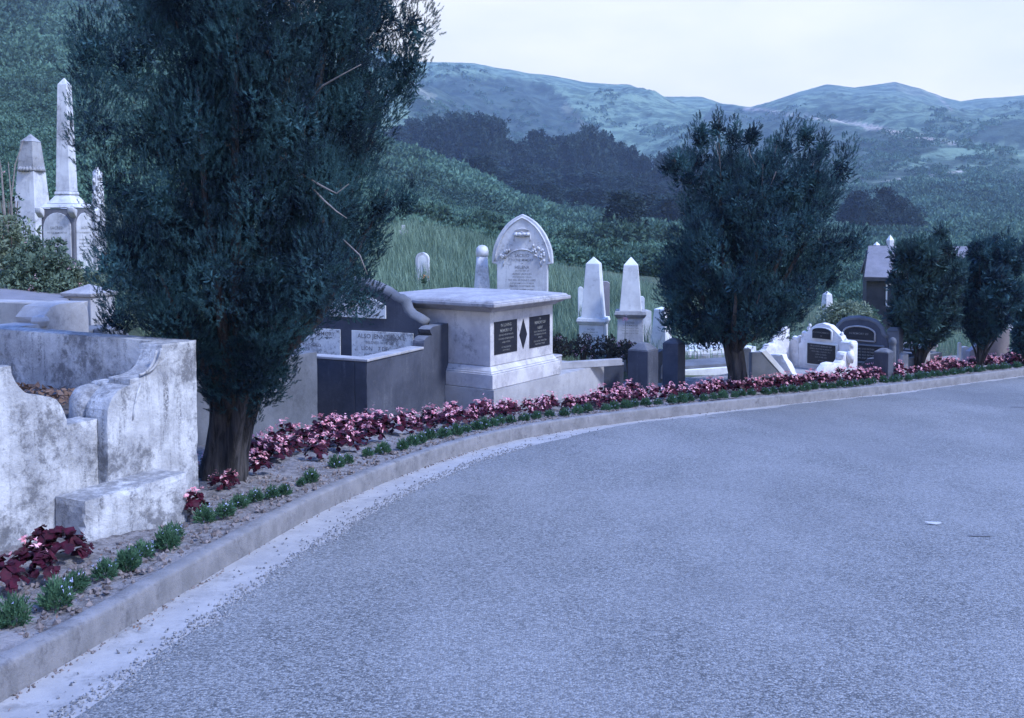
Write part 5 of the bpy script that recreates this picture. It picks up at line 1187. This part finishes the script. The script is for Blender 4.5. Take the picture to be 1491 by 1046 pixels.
while s < far_arc:
    q = kerb_pt(s, .36+rs.uniform(-.05, .05)); px_ = CX+F*q[0]/q[1]
    z_ = ('below the dark grave', 'along the table tomb') if px_ < 700 else ('along the table tomb plinth',)*2 if px_ < 880 else ('between the dark piers and the second cypress',)*2 if px_ < 1080 else ('in front of the ornate white grave',)*2 if px_ < 1250 else ('far along the kerb at the right',)*2
    edging(q, rs.uniform(.7, 1.0), 'small green edging clump in the row '+z_[0], 'edging plants '+z_[0]); s += rs.uniform(.17, .26)
# begonias near the step (large dark leaves), by the trunk, then the rows
for (px, py, sc), l in zip([(92, 818, 1.15), (60, 812, .9), (42, 838, 1.0), (64, 845, .8), (4, 865, 1.1), (110, 812, .8)], ['dark red begonia nearest the foot of the step', 'dark red begonia behind, against the white wall foot', 'dark red begonia second from the left edge', 'small dark red begonia in the middle of the near group', 'dark red begonia cut by the left edge', 'small dark red begonia touching the step corner']):
    p = G(px, py, .13); begonia((p.x, p.y), sc*.88, l, None, sc == 1.0)
for (px, py, sc), l in zip([(284, 754, .8), (318, 716, .7), (278, 745, .6), (335, 712, .6)], ['small begonia at the white wall corner', 'small begonia at the foot of the cypress trunk', 'tiny begonia against the white wall corner', 'tiny begonia right of the trunk foot']):
    p = G(px, py, .13); begonia((p.x, p.y), sc, l, None)
def solid(p):                      # keep plants out of the graves
    for g, (x0, x1, y0, y1) in ((g1, (-3.3, .1, -.3, 3.1)), (g3, (-2.4, .1, -.08, 2.5)), (g4, (-.1, 2.4, -.1, 2.7)), (g5, (-.1, 2.9, -.1, 2.4)), (g8, (-.05, 1.4, -.05, 1.6)), (g9, (-.1, 1.3, -.1, 1.6))):
        q = g.matrix_basis.inverted() @ Vector((p[0], p[1], 0)); 
        if x0 < q.x < x1 and y0 < q.y < y1: return True
    for px, pb, r in ((328, 704, .35), (1075, 566, .25), (936, 573, .25), (981, 565, .22), (1286, 552, .2), (1120, 555, .25), (1338, 543, .2), (1427, 538, .2)):
        q = G(px, pb, .13)
        if math.hypot(p[0]-q.x, p[1]-q.y) < r: return True
    return False
def zone(px): 
    return 'beside the cypress trunk' if px < 470 else 'in front of the dark grave' if px < 650 else 'along the table tomb' if px < 880 else 'around the dark piers' if px < 1060 else 'in front of the ornate white grave' if px < 1250 else 'towards the right edge'
cnt = 0; s = arc_at(7.6)
while s < far_arc:
    q0 = kerb_pt(s, .8); px_ = CX+F*q0[0]/q0[1]
    rows = (.82, 1.05, 1.28, 1.52) if px_ < 480 else (.78, 1.0, 1.25, 1.5) if px_ < 600 else (.60, .80, 1.0) if px_ < 800 else (.58, .78, .98)
    for k, t in enumerate(rows):
        if rs.rand() < (.20 if px_ < 600 else .08)+.25*float(fbm(np.array([q0[0]*1.1]), np.array([k*3.3]), 2)[0]): continue
        q = kerb_pt(s+rs.uniform(-.08, .08), t+rs.uniform(-.07, .07))
        if solid(q) or cnt > 280: continue
        px_ = CX+F*q[0]/q[1]; z_ = zone(px_); begonia(q, rs.uniform(.62, 1.2), 'pink-flowered dark-leaved begonia in the bed '+z_, 'begonias '+z_); cnt += 1
    s += rs.uniform(.20, .26)
print('begonias', cnt)

# ---------------------------------------------------------------- clods, litter, leaves
rs = np.random.RandomState(8)
def scatter(name, n, S0, S1, t0, t1, sz, mat, label, hz, flat=False, tpow=1.0, clump=False):
    P = []
    for i in range(n):
        s = S0+(S1-S0)*rs.rand()**1.4
        if clump and rs.rand() > .12+1.6*max(0, float(fbm(np.array([s*1.7]), np.array([n*.01]), 3)[0])): continue
        t = t0+(t1-t0)*rs.rand()**tpow; q = kerb_pt(s, t); P.append((q[0], q[1], -SL*q[1]+hz))
    P = np.array(P); n = len(P)
    if flat: V, Fc = place(LT, P+[0, 0, .006], rs.randn(n, 3)*.35+[0, 0, 1], rs.uniform(.5, 1.5, n)*sz, rs)
    else:
        oc = np.array([[0, 0, 1], [1, 0, 0], [0, 1, 0], [-1, 0, 0], [0, -1, 0], [0, 0, -1]], float); fc = [(0, 1, 2), (0, 2, 3), (0, 3, 4), (0, 4, 1), (5, 2, 1), (5, 3, 2), (5, 4, 3), (5, 1, 4)]
        T = oc[None]*(1+.35*rs.randn(6, 6, 1)); Tm = np.array([[t[list(f)] for f in fc] for t in T])
        V, Fc = place(list(Tm), P, rs.randn(n, 3), rs.uniform(.4, 1.5, n)**1.5*sz, rs)
    return tag(link(name, mesh_np(name, V, Fc), M[mat]), label, kind='stuff')
sa, sb = arc_at(3.0), arc_at(24)
scatter('soil_clods', 7500, sa, arc_at(14), .15, 1.7, .012, 'clod', 'loose clods and crumbs of soil on the bed', .125)
scatter('loose_chips', 1500, sa, arc_at(14), -.05, -.5, .0065, 'chip', 'loose grey stone chips strewn over the gutter', .006, False, .45)
scatter('loose_chips', 3000, sa, arc_at(11), -.27, -.42, .005, 'chip', 'loose grey stone chips along the ragged edge of the road seal', .009)
scatter('kerb_litter', 1500, sa, sb, -.005, -.09, .014, 'dry_leaf', 'dead leaves and dirt caught along the foot of the kerb', .003, True, 2.0, clump=True)
scatter('kerb_litter', 2600, sa, sb, .0, -.035, .006, 'clod', 'dark grit lying along the foot of the kerb', .004, False, 1.5, clump=True)
scatter('leaf_litter', 700, sa, arc_at(14), .17, 1.8, .016, 'dry_leaf', 'dry leaf bits scattered on the bed soil', .13, True)
p = G(1358, 764, .012); m = MB(); m.prism([(-.085, 0), (-.05, .02), (-.02, .035), (.03, .03), (.08, .012), (.09, -.01), (.03, -.02), (-.03, -.012)], .004, .01, 'xy')
me = m.mesh('fallen_leaf')
for v in me.vertices: v.co.z += .18*abs(v.co.x)+v.co.y*.2
o = link('fallen_leaf', me, M['marble']); o.location = p; o.scale = (.62, .62, .7); o.rotation_euler.z = -.2; tag(o, 'single pale dry leaf lying on the road at the right', 'leaf')
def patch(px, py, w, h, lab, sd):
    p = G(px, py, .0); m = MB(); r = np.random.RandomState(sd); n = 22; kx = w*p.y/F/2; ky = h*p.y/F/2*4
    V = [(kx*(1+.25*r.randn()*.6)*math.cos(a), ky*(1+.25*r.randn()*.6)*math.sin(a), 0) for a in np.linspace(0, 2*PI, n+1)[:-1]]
    V = [(x, y, -SL*y) for x, y, _ in V]; m.add(V, [tuple(range(n))]); o = m.build('dark_patch', M['tar_and_shadow']); o.location = p+Vector((0, 0, .0145)); tag(o, lab, kind='structure')
M['tar_and_shadow'] = plain('tar_and_shadow', (.10, .10, .105), (.16, .16, .165), .7, 60)  # dark colour of the painted shadow marks
patch(1427, 783, 34, 3.4, 'thin shadow painted dark on the road near the right edge', 1); patch(1484, 594, 26, 3, 'painted dark shadow on the far road at the right edge', 2); patch(1036, 610, 14, 1.2, 'small dark mark near the kerb bend', 3)  # first two paint shadows on the road as flat dark shapes

# ---------------------------------------------------------------- camera, light, sky, haze
cam = bpy.data.cameras.new('camera'); cam.sensor_width = 36; cam.lens = 36*F/1491; cam.shift_y = -(523-CY)/1491; cam.clip_end = 6000; cam.clip_start = .05
co_ = bpy.data.objects.new('camera', cam); COL.objects.link(co_); co_.location = (0, 0, EYE); co_.rotation_euler = (PI/2-PITCH, 0, 0); scene.camera = co_
SUN_EL, SUN_AZ = 52.0, 118.0      # azimuth clockwise from +Y (view direction): light comes from the right, slightly behind
su = bpy.data.lights.new('sun', 'SUN'); su.energy = SUN_E; su.angle = math.radians(9); su.color = SUN_C
so = bpy.data.objects.new('sun', su); COL.objects.link(so)
az, el = math.radians(SUN_AZ), math.radians(SUN_EL)
dv = Vector((math.sin(az)*math.cos(el), math.cos(az)*math.cos(el), math.sin(el))); so.rotation_euler = dv.to_track_quat('Z', 'Y').to_euler(); so.location = dv*100
w = bpy.data.worlds.new('World'); scene.world = w; w.use_nodes = True; nt = w.node_tree; bg = nt.nodes['Background']
sky = nt.nodes.new('ShaderNodeTexSky'); sky.sky_type = 'NISHITA'; sky.sun_disc = False; sky.sun_elevation = el; sky.sun_rotation = az; sky.air_density = 1.0; sky.dust_density = 2.0; sky.ozone_density = 2
tc = nt.nodes.new('ShaderNodeTexCoord'); mp = nt.nodes.new('ShaderNodeMapping'); mp.inputs['Scale'].default_value = (1, 1, 3); L(nt, tc.outputs['Generated'], mp.inputs['Vector'])
cn = noise(nt, mp.outputs[0], 2.2, 6, .55); cl = mix(nt, ramp(nt, cn, .3, .7), CLOUD1, CLOUD2)
sx = nt.nodes.new('ShaderNodeSeparateXYZ'); L(nt, tc.outputs['Generated'], sx.inputs[0])
hz = nt.nodes.new('ShaderNodeMapRange'); hz.inputs[1].default_value = .26; hz.inputs[2].default_value = .50; hz.inputs[3].default_value = 0; hz.inputs[4].default_value = 1.0; L(nt, sx.outputs[2], hz.inputs[0])
hb_ = mix(nt, ramp(nt, cn, .35, .7), HOR1, HOR2)
sm = mix(nt, .92, sky.outputs[0], mix(nt, hz.outputs[0], hb_, cl)); L(nt, sm, bg.inputs['Color']); bg.inputs['Strength'].default_value = SKY_S
vs = scene.view_settings; scene.display_settings.display_device = 'sRGB'; vs.view_transform = 'Standard'; vs.look = 'None'; vs.gamma = 1; vs.exposure = EXPO; vs.use_curve_mapping = False
m, nt, b = newmat('haze'); out = nt.nodes['Material Output']; nt.nodes.remove(b); pv = nt.nodes.new('ShaderNodeVolumePrincipled'); pv.inputs['Color'].default_value = HAZE_C; pv.inputs['Density'].default_value = HAZE_D; pv.inputs['Anisotropy'].default_value = 0; L(nt, pv.outputs[0], out.inputs['Volume'])
if HAZE_D > 0:
    mb = MB(); mb.box(-1150, 1250, -60, 1345, -500, 330); o = mb.build('haze', m); tag(o, 'thin blue haze in the air of the valley', kind='stuff')
cy = scene.cycles; cy.max_bounces = 5; cy.diffuse_bounces = 3; cy.glossy_bounces = 2; cy.transmission_bounces = 2; cy.volume_bounces = 0; cy.transparent_max_bounces = 4; cy.use_denoising = True
